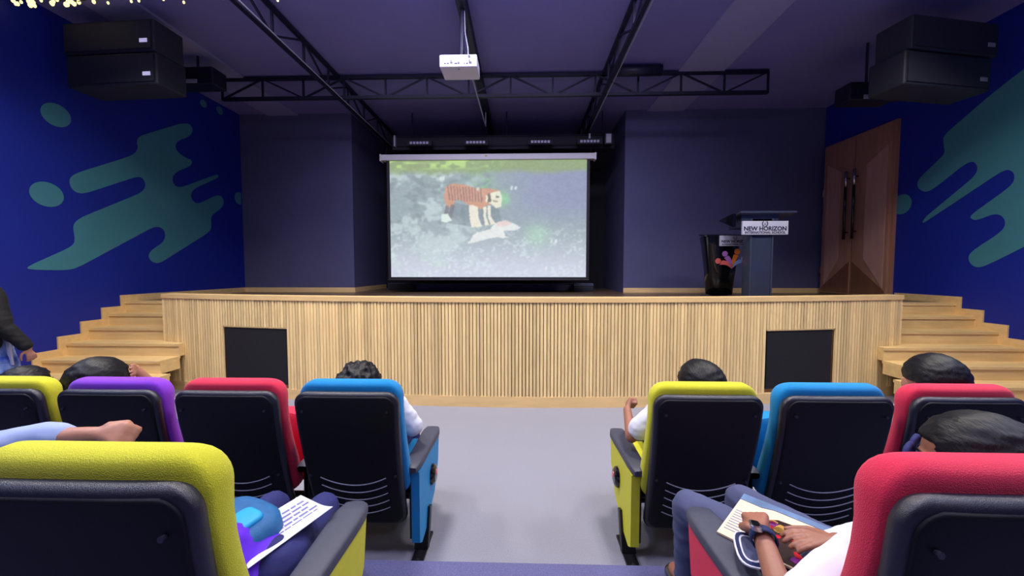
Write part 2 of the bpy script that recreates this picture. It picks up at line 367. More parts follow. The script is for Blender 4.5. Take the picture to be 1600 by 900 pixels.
for y in (6.33, 6.49):
    bm = bmesh.new(); tube(bm, [(XR - 0.15, y, 1.98), (XR - 0.15, y, 3.12)], 0.02, 12)
    for z in (2.1, 3.0): tube(bm, [(XR - 0.15, y, z), (XR - 0.08, y, z)], 0.012, 8)
    h = obj('door_handle', bm, 'gloss_black', d1, True)
    bm = bmesh.new(); tube(bm, [(XR - 0.15, y, 2.86), (XR - 0.15, y, 3.12)], 0.0215, 12); obj('handle_cap', bm, 'metal_chrome', h, True)
for z in (1.4, 2.1, 2.8): B('hinge', 'metal_chrome', XR - 0.1, XR - 0.06, 7.03, 7.05, z, z + 0.12, d1)

# ------------------------------------------------------------------ roof steel
def truss(name, label, p, q, zt, zb, n, phase=0, w=0.05, pale=False):
    p, q = Vector(p), Vector(q); d = (q - p)
    t = thing(name, label, 'truss', (p.x, p.y, zb), 0)
    inv = Matrix.Translation((-p.x, -p.y, -zb))
    def pp(o): o.parent = t; o.matrix_parent_inverse = inv; return o
    def at(s, z): c = p + d * s; return (c.x, c.y, z)
    for z, m in ((zt, 'steel_black'), (zb, 'steel_black')):
        bm = bmesh.new(); beam(bm, at(0, z), at(1, z), w, 0.045); pp(obj('chord', bm, m))
    if pale:
        bm = bmesh.new(); c0 = Vector(at(0.0, zb)); c1 = Vector(at(1, zb)); off = Vector((pale, 0, -0.01)); tube(bm, [c0 + off, c1 + off], 0.008, 6); pp(obj('conduit', bm, 'rod_pale'))
    for i in range(n + 1):
        bm = bmesh.new(); beam(bm, at(i / n, zt), at(i / n, zb), 0.025, 0.025); pp(obj('upright', bm, 'steel_black'))
        if i < n:
            a, b = (zt, zb) if (i + phase) % 2 == 0 else (zb, zt)
            bm = bmesh.new(); beam(bm, at(i / n, a), at((i + 1) / n, b), 0.022, 0.022); pp(obj('diagonal', bm, 'steel_black'))
    return t
truss('roof_truss', 'black lattice truss crossing the whole ceiling behind the projector', (-4.66, 5.78, 0), (3.66, 5.78, 0), 4.41, 4.11, 13, 1)
truss('roof_truss', 'black lattice truss running towards the stage left of the projector', (-2.82, 1.2, 0), (-2.82, 8.5, 0), 4.41, 4.10, 12, 0, 0.05, 0.05)
truss('roof_truss', 'black lattice truss running towards the stage right of the projector', (1.22, 1.2, 0), (1.22, 8.5, 0), 4.41, 4.10, 12, 0, 0.05, 0.05)
t = thing('ceiling_beam', 'dark central ceiling beam carrying the projector and its pale conduit', 'beam', (-0.66, 1.2, ZC))
B('beam_web', 'steel_black', -0.05, 0.05, 0.0, 7.2, -0.16, 0.0, t)
bm = bmesh.new(); tube(bm, [(-0.02, 3.2, -0.42), (0.0, 5.6, -0.4)], 0.011, 6); obj('conduit', bm, 'rod_pale', t)
bm = bmesh.new(); tube(bm, [(-0.01, 3.2, -0.42), (-0.01, 3.2, -0.1)], 0.008, 6); tube(bm, [(0, 5.6, -0.4), (0, 5.6, -0.1)], 0.008, 6); obj('conduit_hanger', bm, 'rod_pale', t)
bm = bmesh.new(); tube(bm, [(1.29, 5.6, 4.36), (2.02, 5.6, 4.36)], 0.075, 14); tag(obj('ceiling_duct', bm, 'steel_black', None, True), 'short thick black tube under the ceiling right of the cross truss', 'duct')

# lighting bar + fixtures above the screen
t = thing('lighting_pelmet', 'long black beam box above the projection screen', 'pelmet', (-0.4, 7.0, 3.72))
B('beam_box', 'black_paint', -2.05, 2.1, 0.05, 0.3, 0.0, 0.26, t)
bm = bmesh.new()
for z in (0.06, 0.24): tube(bm, [(-2.05, 0.03, z), (2.1, 0.03, z)], 0.009, 6)
obj('rail', bm, 'rod_pale', t).data.materials[0] = MATS['steel_black']
for x in (-2.0, 1.62): B('end_bracket', 'rod_pale', x, x + 0.03, -0.02, 0.05, 0.05, 0.25, t)
for x in (-1.7, 0.1, 1.9):
    bm = bmesh.new(); tube(bm, [(x, 0.17, 0.25), (x, 0.17, 0.73)], 0.012, 6); obj('hanger', bm, 'steel_black', t)
LEDX = [(-1.89, 'first led strip lamp from the left above the projection screen'), (-0.85, 'led strip lamp above the left half of the screen beside the central conduit'), (0.33, 'led strip lamp above the right half of the projection screen'), (1.22, 'last led strip lamp beyond the right end of the screen')]
fx = None
for i, (x, lb) in enumerate(LEDX):
    if fx is None:
        fx = thing('led_fixture', lb, 'lamp', (x, 6.9, 3.79), 0, 'led strip lamps above the screen')
        B('housing', 'black_paint', -0.23, 0.23, -0.03, 0.06, -0.05, 0.05, fx, 0.006)
        B('bracket', 'steel_black', -0.02, 0.02, 0.05, 0.13, -0.03, 0.06, fx)
        for k in range(6):
            B('lens', 'lens_grey', -0.175 + k * 0.06, -0.175 + k * 0.06 + 0.045, -0.036, -0.028, -0.022, 0.022, fx, 0.003)
    else:
        c = copy_tree(fx); c.location.x = x; c['label'] = lb
t = thing('flood_lamp', 'small square grey lamp at the right end of the black beam', 'lamp', (1.56, 6.9, 3.84))
B('housing', 'steel_black', -0.07, 0.07, -0.02, 0.13, -0.1, 0.1, t, 0.01); B('lens', 'label_grey', -0.045, 0.045, -0.03, -0.018, -0.08, 0.08, t, 0.004)

# projector
t = thing('projector', 'white ceiling projector hung from the central beam', 'projector', (-0.685, 4.18, 3.62))
B('casing', 'projector_white', -0.2, 0.2, -0.14, 0.14, 0.0, 0.13, t, 0.015)
B('mount_plate', 'steel_black', -0.07, 0.07, -0.07, 0.07, 0.128, 0.15, t)
bm = bmesh.new(); tube(bm, [(0.02, 0, 0.14), (0.025, 0, 0.7)], 0.025, 10); obj('mount_pole', bm, 'steel_black', t)
bm = bmesh.new()
for k in range(3):
    tube(bm, [(0.06 + 0.02 * k, -0.05, 0.12), (0.1 - 0.02 * k, -0.09, 0.2), (0.05, -0.04 + 0.02 * k, 0.36), (0.03 + 0.012 * k, 0.03, 0.7)], 0.009, 6)
obj('cable', bm, 'steel_black', t)
bm = bmesh.new(); tube(bm, [(0.11, -0.14, 0.11), (0.1, -0.1, 0.22), (0.06, -0.02, 0.42), (0.05, 0.0, 0.7)], 0.006, 6); obj('pale_cable', bm, 'rod_pale', t)
for x, z, w, h in ((-0.15, 0.03, 0.02, 0.012), (-0.12, 0.03, 0.02, 0.012), (-0.085, 0.035, 0.025, 0.018), (-0.08, 0.06, 0.012, 0.008), (-0.04, 0.03, 0.03, 0.012), (-0.005, 0.032, 0.02, 0.02), (0.06, 0.03, 0.012, 0.012), (0.085, 0.03, 0.02, 0.012), (0.115, 0.032, 0.03, 0.022), (0.115, 0.06, 0.012, 0.012)):
    B('port', 'projector_port', x, x + w, -0.144, -0.139, z, z + h, t)
bm = bmesh.new(); tube(bm, [(0.12, -0.144, 0.105), (0.12, -0.138, 0.105)], 0.014, 12); obj('socket', bm, 'projector_port', t)
bm = bmesh.new(); tube(bm, [(0.09, 0.13, 0.065), (0.09, 0.165, 0.065)], 0.035, 20); obj('lens', bm, 'gloss_black', t, True)
B('badge', 'projector_port', -0.01, 0.012, -0.1, -0.09, -0.002, 0.002, t)
t = thing('cable_box', 'small red and blue lit box hanging below the projector on its conduit', 'adapter', (-0.66, 4.5, 3.80))
B('housing', 'steel_black', -0.03, 0.03, -0.03, 0.03, -0.02, 0.08, t, 0.005); B('red_light', 'led_red', -0.018, 0.012, -0.033, -0.029, 0.0, 0.05, t); B('blue_light', 'led_blue', -0.002, 0.014, -0.033, -0.029, -0.014, -0.002, t)
B('bracket', 'rod_pale', 0.08, 0.13, -0.02, 0.02, 0.0, 0.03, t, 0.005); bm = bmesh.new(); tube(bm, [(0, 0, 0.07), (0, 0, 0.5)], 0.006, 6); tube(bm, [(0.02, 0, 0.03), (0.1, 0, 0.02)], 0.006, 6); obj('hanger', bm, 'steel_black', t)

# ------------------------------------------------------------------ projection screen (flat picture as colour values on a grid)
def build_screen():
    t = thing('projection_screen', 'pulled down projection screen showing a tiger standing over its prey', 'screen', (-0.64, 6.9, 1.30))
    x0, x1, z0, z1 = -1.815, 1.815, 0.03, 2.19
    nx, ny = 380, 216
    u, v = np.meshgrid(np.linspace(0, 1, nx), np.linspace(0, 1, ny))
    rs = np.random.RandomState(3)
    def fn(sx, sy, seed):
        g = np.random.RandomState(seed).rand(sy + 2, sx + 2); X = u * sx; Y = v * sy
        xi = X.astype(int); yi = Y.astype(int); fx_ = X - xi; fy = Y - yi; fx_ = fx_ * fx_ * (3 - 2 * fx_); fy = fy * fy * (3 - 2 * fy)
        return (g[yi, xi] * (1 - fx_) + g[yi, xi + 1] * fx_) * (1 - fy) + (g[yi + 1, xi] * (1 - fx_) + g[yi + 1, xi + 1] * fx_) * fy
    n1 = fn(9, 7, 1) * .5 + fn(24, 18, 2) * .3 + fn(60, 44, 3) * .2; n2 = fn(14, 9, 4) * .5 + fn(40, 36, 5) * .5; n3 = fn(90, 70, 6)
    def sm(a, b, x): q = np.clip((x - a) / (b - a), 0, 1); return q * q * (3 - 2 * q)
    img = np.zeros((ny, nx, 3)); base = np.array([138, 156, 160.]); img[:] = base
    def mixc(c, m): img[:] = img * (1 - m[..., None]) + np.array(c, float) * m[..., None]
    mixc((126, 136, 168), sm(.45, .85, u) * sm(.35, .7, v))
    mixc((196, 203, 220), sm(.5, .0, v) * .95)
    mixc((186, 206, 206), sm(.48, .62, n1) * sm(.62, .3, u) * .75)
    mixc((104, 124, 124), sm(.5, .7, n2) * sm(.25, .6, v) * sm(.7, .4, u) * .55)
    mixc((200, 216, 222), sm(.58, .72, n3 * .5 + n2 * .5) * sm(.6, .2, v) * .6)
    mixc((128, 152, 92), sm(.86, .93, v + (n1 - .5) * .06) * .9)
    mixc((178, 214, 120), sm(.9, .95, v) * sm(.5, .62, n2) * sm(.45, .2, abs(u - .2)) * .9)
    mixc((120, 176, 120), np.exp(-((u - .48) / .06) ** 2 - ((v - .8) / .12) ** 2) * sm(.4, .65, n3) * .8)
    mixc((130, 200, 140), np.exp(-((u - .585) / .03) ** 2 - ((v - .67) / .06) ** 2) * .9)
    mixc((160, 215, 175), np.exp(-((u - .75) / .06) ** 2 - ((v - .36) / .09) ** 2) * .6)
    P = lambda x, y: ((x - 160) / 978, 1 - (y - 178) / 569)
    def poly(pts, c, soft=0, jit=0.004):
        pts = [P(*p) for p in pts]; uu = u + (n3 - .5) * jit; vv = v + (n2 - .5) * jit * 2; ins = np.zeros_like(u, bool); k = len(pts)
        for i in range(k):
            xa, ya = pts[i]; xb, yb = pts[(i + 1) % k]
            cnd = ((ya > vv) != (yb > vv)); xx = (xb - xa) * (vv - ya) / ((yb - ya) or 1e-9) + xa; ins ^= cnd & (uu < xx)
        mixc(c, ins.astype(float) * (1 - soft))
    poly([(420, 480), (440, 400), (470, 380), (560, 400), (700, 400), (720, 480), (560, 500)], (94, 110, 118), .55)
    poly([(432, 360), (440, 310), (470, 292), (530, 296), (590, 318), (650, 316), (700, 325), (716, 345), (700, 380), (640, 400), (615, 418), (560, 400), (520, 375), (490, 370), (478, 400), (450, 410), (440, 395)], (196, 140, 108))
    for i in range(12):
        xx = 448 + i * 15; poly([(xx, 300 + i * 1.5), (xx + 5, 300 + i * 1.5), (xx + 15 - i * .5, 372 + i), (xx + 9 - i * .5, 375 + i)], (120, 92, 84), .2, .003)
    for a, b in (((450, 400), (436, 470)), ((478, 395), (455, 470))): poly([(a[0] - 12, a[1]), (a[0] + 6, a[1]), (b[0] + 12, b[1] + 4), (b[0] - 12, b[1] + 4)], (96, 96, 100), .3)
    poly([(416, 440), (450, 436), (470, 472), (440, 482), (416, 474)], (212, 228, 216))
    for pts in ([(555, 395), (580, 398), (585, 450), (600, 500), (570, 505), (560, 470)], [(580, 400), (600, 405), (604, 460), (622, 498), (590, 505), (584, 460)], [(626, 405), (644, 402), (642, 450), (656, 494), (636, 496), (628, 450)], [(648, 400), (664, 398), (664, 450), (690, 486), (662, 494), (650, 450)]): poly(pts, (226, 222, 200))
    poly([(640, 350), (690, 330), (712, 330), (722, 360), (716, 405), (690, 412), (665, 390), (640, 380)], (222, 222, 196)); poly([(650, 345), (660, 335), (668, 380), (650, 385)], (70, 56, 56), .2)
    poly([(690, 352), (706, 352), (706, 360), (690, 360)], (70, 60, 60), .2); poly([(685, 332), (700, 322), (715, 330)], (190, 150, 100)); poly([(676, 372), (700, 376), (700, 382), (676, 380)], (120, 100, 90), .3)
    poly([(550, 585), (570, 545), (600, 528), (660, 510), (690, 480), (740, 468), (780, 486), (815, 506), (780, 520), (730, 518), (735, 545), (760, 556), (700, 552), (640, 566), (590, 574)], (222, 226, 222), .05, .01)
    poly([(690, 482), (740, 470), (772, 486), (730, 500), (700, 500)], (222, 190, 180), .3)
    for x, y in ((416, 268), (430, 268), (768, 314), (788, 315), (965, 572), (988, 572), (480, 720), (455, 695), (940, 705), (600, 320)): poly([(x - 7, y + 9), (x - 2, y - 10), (x + 7, y - 8), (x + 5, y + 9)], (214, 226, 222), .2)
    img += (n3[..., None] - .5) * 12; img = np.clip(img * 0.88 + 30, 0, 255) / 255
    for _ in range(2): img[1:-1, 1:-1] = (img[1:-1, 1:-1] * 2 + img[:-2, 1:-1] + img[2:, 1:-1] + img[1:-1, :-2] + img[1:-1, 2:]) / 6
    linc = np.where(img <= .04045, img / 12.92, ((img + .055) / 1.055) ** 2.4)
    X = x0 + (x1 - x0) * u; Z = z0 + (z1 - z0) * v
    verts = np.stack([X, np.full_like(X, -0.002), Z], -1).reshape(-1, 3)
    idx = np.arange(nx * ny).reshape(ny, nx); faces = np.stack([idx[:-1, :-1], idx[:-1, 1:], idx[1:, 1:], idx[1:, :-1]], -1).reshape(-1, 4)
    me = bpy.data.meshes.new('projected_picture'); me.from_pydata(verts.tolist(), [], faces.tolist())
    ca = me.color_attributes.new('picture', 'FLOAT_COLOR', 'POINT'); d = np.ones((nx * ny, 4), np.float32); d[:, :3] = linc.reshape(-1, 3); ca.data.foreach_set('color', d.ravel())
    m = bpy.data.materials.new('screen_picture'); m.use_nodes = True; N = m.node_tree.nodes; L = m.node_tree.links; b = N['Principled BSDF']
    at = N.new('ShaderNodeVertexColor'); at.layer_name = 'picture'; b.inputs['Base Color'].default_value = (0.1, 0.1, 0.1, 1); b.inputs['Roughness'].default_value = 0.9
    b.inputs['Specular IOR Level'].default_value = 0.1
    L.new(at.outputs['Color'], b.inputs['Emission Color']); b.inputs['Emission Strength'].default_value = 1.0
    me.materials.append(m); o = bpy.data.objects.new('projected_picture', me); COL.objects.link(o); o.parent = t
    B('border', 'screen_black', -1.87, 1.87, 0.0, 0.006, -0.02, 2.2, t)
    B('case', 'case_white', -1.96, 1.96, -0.06, 0.07, 2.17, 2.275, t, 0.012)
    B('emblem', 'piping_gold', -0.04, 0.0, -0.063, -0.058, 2.22, 2.25, t)
    for x in (-1.975, 1.945): B('end_cap', 'case_white', x, x + 0.03, -0.07, 0.08, 2.155, 2.28, t, 0.006)
    bm = bmesh.new(); tube(bm, [(-1.87, 0, -0.02), (1.87, 0, -0.02)], 0.018, 10); obj('weight_bar', bm, 'screen_black', t)
    bm = bmesh.new()
    for x in (-1.9, 1.9): tube(bm, [(x, 0.03, 2.27), (x, 0.1, 2.45)], 0.008, 6)
    obj('hanger', bm, 'steel_black', t)
build_screen()
# things at the back of the alcove
t = thing('low_platform', 'long low grey blue platform behind the projection screen', 'platform', (-0.6, 8.1, DK))
B('body', 'wall_grey', -1.85, 1.95, -0.3, 0.3, 0.0, 0.13, t, 0.01); B('top_board', 'podium_dark', -1.87, 1.97, -0.32, 0.32, 0.13, 0.15, t, 0.005)
t = thing('stage_monitor', 'small black box on the stage floor below the screen left end', 'speaker', (-2.55, 7.9, DK))
B('cabinet', 'speaker_black', -0.3, 0.3, -0.12, 0.12, 0, 0.16, t, 0.015); B('grille', 'vent_black', -0.27, 0.27, -0.128, -0.118, 0.02, 0.14, t)
t = thing('equipment_case', 'flat grey box on the stage floor below the screen right end', 'box', (1.25, 7.7, DK))
B('body', 'speaker_black', -0.2, 0.2, -0.12, 0.12, 0, 0.1, t, 0.01); B('lid', 'podium_steel', -0.2, 0.2, -0.125, 0.12, 0.1, 0.16, t, 0.01)

# ------------------------------------------------------------------ podium & stand
def emblem(parent, cx, y, cz, s):
    bm = bmesh.new()
    for k in range(7):
        for sg in (-1, 1):
            a = -PI / 2 + sg * (0.25 + k * 0.36); px, pz = math.cos(a) * s, math.sin(a) * s
            prism(bm, [(cx + px + math.cos(tt_) * s * 0.12 * abs(math.cos(a)) + math.cos(tt_) * .05 * s, cz + pz + math.sin(tt_) * s * 0.3) for tt_ in (2 * PI * q / 8 for q in range(8))], lambda u, v, w: (u, y - w, v), 0.0015)
    for dx, h in ((0, 0.75), (-0.28, 0.45), (0.28, 0.45)):
        prism(bm, [(cx + dx * s - 0.07 * s, cz - 0.5 * s), (cx + dx * s + 0.07 * s, cz - 0.5 * s), (cx + dx * s, cz + h * s)], lambda u, v, w: (u, y - w, v), 0.0015)
    return obj('emblem', bm, 'ink_navy', parent)
t = thing('podium', 'grey column podium with a white school name sign and microphone', 'podium', (3.30, 5.3, DK))
B('base', 'podium_dark', -0.24, 0.24, -0.16, 0.2, 0, 0.02, t, 0.004)
B('column', 'podium_dark', -0.135, 0.135, -0.06, 0.1, 0.02, 1.14, t, 0.008)
for x in (-0.155, 0.135): B('edge_strip', 'podium_steel', x, x + 0.02, -0.07, 0.11, 0.02, 1.14, t, 0.003)
bm = bmesh.new(); prism(bm, [(-0.14, 1.205), (0.30, 1.13), (0.30, 1.155), (-0.14, 1.23)], lambda u, v, w: (-0.34 + w, u, v), 0.75); obj('desk_top', bm, 'podium_steel', t)
bm = bmesh.new(); prism(bm, [(-0.06, 1.02), (0.25, 1.02), (0.25, 1.14), (-0.06, 1.19)], lambda u, v, w: (-0.28 + w, u, v), 0.5); obj('desk_box', bm, 'podium_dark', t)
bm = bmesh.new(); prism(bm, [(-0.10, 1.02), (0.25, 1.14), (0.25, 1.16), (-0.10, 1.2)], lambda u, v, w: (-0.42 + w, u, v), 0.04); obj('side_wing', bm, 'gloss_black', t)
sg = B('sign_board', 'sign_white', -0.29, 0.325, -0.105, -0.075, 0.915, 1.10, t, 0.003)
emblem(sg, 0.01, -0.106, 1.062, 0.036)
text('lettering', 'NEW HORIZON', 0.078, 'ink_navy', (0.015, -0.107, 0.994), (PI / 2, 0, 0), sg, 0.0022, 1.02)
text('lettering', 'INTERNATIONAL SCHOOL', 0.044, 'ink_navy', (0.015, -0.107, 0.942), (PI / 2, 0, 0), sg, 0.001, 1.02)
t = thing('microphone', 'small gooseneck microphone standing on the podium top', 'microphone', (3.56, 5.36, DK + 1.222))
B('base', 'case_white', -0.06, 0.06, -0.04, 0.04, 0, 0.022, t, 0.005)
bm = bmesh.new(); tube(bm, [(-0.02, 0, 0.02), (-0.022, 0, 0.07), (-0.03, -0.01, 0.12)], 0.005, 6); obj('gooseneck', bm, 'steel_black', t)
bm = bmesh.new(); tube(bm, [(-0.03, -0.01, 0.115), (-0.035, -0.02, 0.16)], [0.008, 0.011], 8); obj('capsule', bm, 'gloss_black', t)

t = thing('tapered_stand', 'tapered black stand with white sign and colourful petal figures', 'podium', (3.08, 5.9, DK))
bm = bmesh.new(); loft(bm, [[(x, y, z) for x, y in sq(0, 0, a, a * 0.8, 3.2, 28)] for z, a in ((0.05, .175), (0.4, .205), (0.8, .25), (0.93, .272), (0.95, .268))]); obj('shell', bm, 'gloss_black', t, True)
bm = bmesh.new(); loft(bm, [[(x, y, z) for x, y in sq(0, 0, a, a * 0.8, 3.2, 28)] for z, a in ((0, .25), (0.02, .25), (0.03, .235))]); obj('base', bm, 'gloss_black', t)
bm = bmesh.new(); loft(bm, [[(x, y, z) for x, y in sq(0, 0, a, a * 0.8, 3.2, 28)] for z, a in ((0.02, .12), (0.06, .12))]); obj('neck', bm, 'steel_black', t)
bm = bmesh.new(); loft(bm, [[(x, y, z + (y * 0.12)) for x, y in sq(0, 0, a, a * 0.8, 3.2, 28)] for z, a in ((0.955, .285), (0.98, .285), (0.985, .27))]); obj('top', bm, 'gloss_black', t)
sg = B('sign_board', 'sign_white', -0.13, 0.30, -0.262, -0.225, 0.79, 0.945, t, 0.003)
emblem(sg, 0.085, -0.263, 0.912, 0.024)
text('lettering', 'NEW HORIZON', 0.056, 'ink_navy', (0.085, -0.264, 0.855), (PI / 2, 0, 0), sg, 0.0018)
text('lettering', 'INTERNATIONAL SCHOOL', 0.032, 'ink_navy', (0.085, -0.264, 0.81), (PI / 2, 0, 0), sg, 0.0008)
def petal(m, a, L, wdt, hr, bend):      # figure: curved petal + round head
    base = Vector((0.075, 0.455)); pts_l, pts_r = [], []
    for k in range(9):
        s = k / 8; ang = a + bend * (1 - s); c = base + Vector((math.cos(a) * L * s, math.sin(a) * L * s)) + Vector((-math.sin(a), math.cos(a))) * bend * 0.18 * math.sin(s * PI) * L
        w = wdt * math.sin(0.12 + s * 1.45); nrm = Vector((-math.sin(a), math.cos(a))); pts_l.append(c + nrm * w); pts_r.append(c - nrm * w)
    yy = lambda v: -0.8 * (0.19 + (v - 0.05) * 0.105) - 0.022
    bm = bmesh.new(); prism(bm, [tuple(p) for p in pts_l + pts_r[::-1]], lambda u, v, w: (u, yy(v) - w, v), 0.004)
    h = base + Vector((math.cos(a), math.sin(a))) * (L + hr * 1.15); prism(bm, [(h.x + math.cos(q * PI / 9) * hr, h.y + math.sin(q * PI / 9) * hr) for q in range(18)], lambda u, v, w: (u, yy(v) - w, v), 0.004)
    obj('petal_figure', bm, m, t)
petal('coral', R(152), 0.19, 0.036, 0.042, -0.9); petal('lilac', R(118), 0.20, 0.036, 0.042, -0.5); petal('orange', R(76), 0.21, 0.034, 0.042, 0.2); petal('sky', R(42), 0.17, 0.030, 0.036, 0.7)

# ------------------------------------------------------------------ wall speakers, strips, string lights
def speaker(x, y, z, rz, label, lit, sgn):
    t = thing('wall_speaker', label, 'speaker', (x, y, z), rz)
    B('cabinet', 'speaker_black', -0.56, 0.56, -0.25, 0.10, 0, 0.35, t, 0.02)
    B('grille', 'speaker_black', -0.53, 0.53, -0.262, -0.245, 0.03, 0.32, t)
    B('logo_plate', 'logo_lit' if lit else 'label_grey', 0.40, 0.49, -0.268, -0.26, 0.09, 0.13, t)
    B('wall_bracket', 'steel_black', -0.1, 0.1, 0.09, 0.3, 0.1, 0.3, t)
    return t
speaker(-4.64, 4.42, 3.90, R(-3), 'upper black loudspeaker cabinet high at the left wall', True, -1)
speaker(-4.62, 4.42, 3.54, R(-3), 'lower black loudspeaker cabinet high at the left wall', True, -1)
speaker(4.54, 4.42, 3.76, R(10), 'upper black loudspeaker cabinet high at the right wall', False, 1)
speaker(4.48, 4.42, 3.40, R(10), 'lower black loudspeaker cabinet high at the right wall', False, 1)
for x, lb, w in ((-4.5, 'small dark wall unit with a pale strip behind the left loudspeakers', 0.17), (4.55, 'small dark wall unit with a pale strip behind the right loudspeakers', 0.26)):
    z = 4.02 if x < 0 else 3.70
    t = thing('wall_unit', lb, 'appliance', (x, 5.05, z)); B('housing', 'steel_black', -0.3, 0.3, 0.0, 0.25, -0.03, 0.2, t, 0.02); B('pale_strip', 'label_grey', -w / 2, w / 2, -0.01, 0.003, -0.02, 0.03, t, 0.004)
    bm = bmesh.new(); tube(bm, [(0, 0.12, 0.18), (0, 0.12, 4.45 - z)], 0.015, 6); obj('hanger', bm, 'steel_black', t)
t = thing('string_lights', 'warm string lights hanging along the ceiling at upper left', 'lights', (-4.0, 3.9, 4.25))
xs = sorted([random.uniform(-5.4, -4.5) for _ in range(26)] + [-4.35, -4.1, -4.02, -3.72, -3.55, -3.1, -2.9, -2.55])
pts = [(-5.43 + 4 , 0, 0.06)]
wire_pts = [(x + 4.0, 0.02 * math.sin(x * 9), 0.045 + 0.012 * math.sin(x * 7)) for x in np.linspace(-5.43, -2.4, 40)]
bm = bmesh.new(); tube(bm, wire_pts, 0.004, 5); w_ = obj('wire', bm, 'wire', t)
bm = bmesh.new(); bmesh.ops.create_icosphere(bm, subdivisions=2, radius=1); b0 = obj('bulb', bm, 'bulb', w_, True)
for i, x in enumerate(xs):
    b_ = b0 if i == 0 else b0.copy()
    if i: COL.objects.link(b_)
    b_.location = (x + 4.0, random.uniform(-0.04, 0.04), 0.03 + random.uniform(-0.02, 0.01)); s = random.uniform(0.011, 0.019) if x < -4.5 else 0.011; b_.scale = (s, s, s * 1.5)
bm = bmesh.new()
for x in (-5.3, -4.4, -3.4, -2.5): tube(bm, [(x + 4, 0, 0.05), (x + 4, 0, 0.2)], 0.003, 5)
obj('hook', bm, 'wire', t)
for i, (x, y) in enumerate(HOUSE):
    o = B('ceiling_trim', 'panel_glow', x - 0.3, x + 0.3, y - 0.3, y + 0.3, 4.39, 4.45); o.name = 'trim_%d' % (i + 3); struct(o)

# ------------------------------------------------------------------ chairs
def yb(z): return 0.0 + 0.165 * max(0, (0.9 - z) / 0.70) ** 1.45       # shell centre line (leans)
def back_rings(ztop, zbot, wt, wb, th, y0, rc, rt, e=5, n=34):
    zs = []; K = 14
    zs = [ztop - rc * (1 - math.cos(a)) for a in np.linspace(0.12, PI / 2, 9)] + list(np.linspace(ztop - rc, zbot + rc, 9))[1:-1] + [zbot + rc * (1 - math.cos(a)) for a in np.linspace(PI / 2, 0.12, 8)]
    rings = []
    for z in zs:
        w = wt + (wb - wt) * (ztop - z) / (ztop - zbot)
        if z > ztop - rc: s = (z - (ztop - rc)) / rc; w -= rc * (1 - math.sqrt(max(0, 1 - s * s)))
        if z < zbot + rc: s = ((zbot + rc) - z) / rc; w -= rc * (1 - math.sqrt(max(0, 1 - s * s)))
        tk = th
        if z > ztop - rt: s = (z - (ztop - rt)) / rt; tk = th * math.sqrt(max(0.05, 1 - s * s))
        if z < zbot + rt: s = ((zbot + rt) - z) / rt; tk = th * math.sqrt(max(0.05, 1 - s * s))
        rings.append([(x, y + 0.10 * x * x, z) for x, y in sq(0, yb(z) + y0, w, tk, e, n)])
    return rings
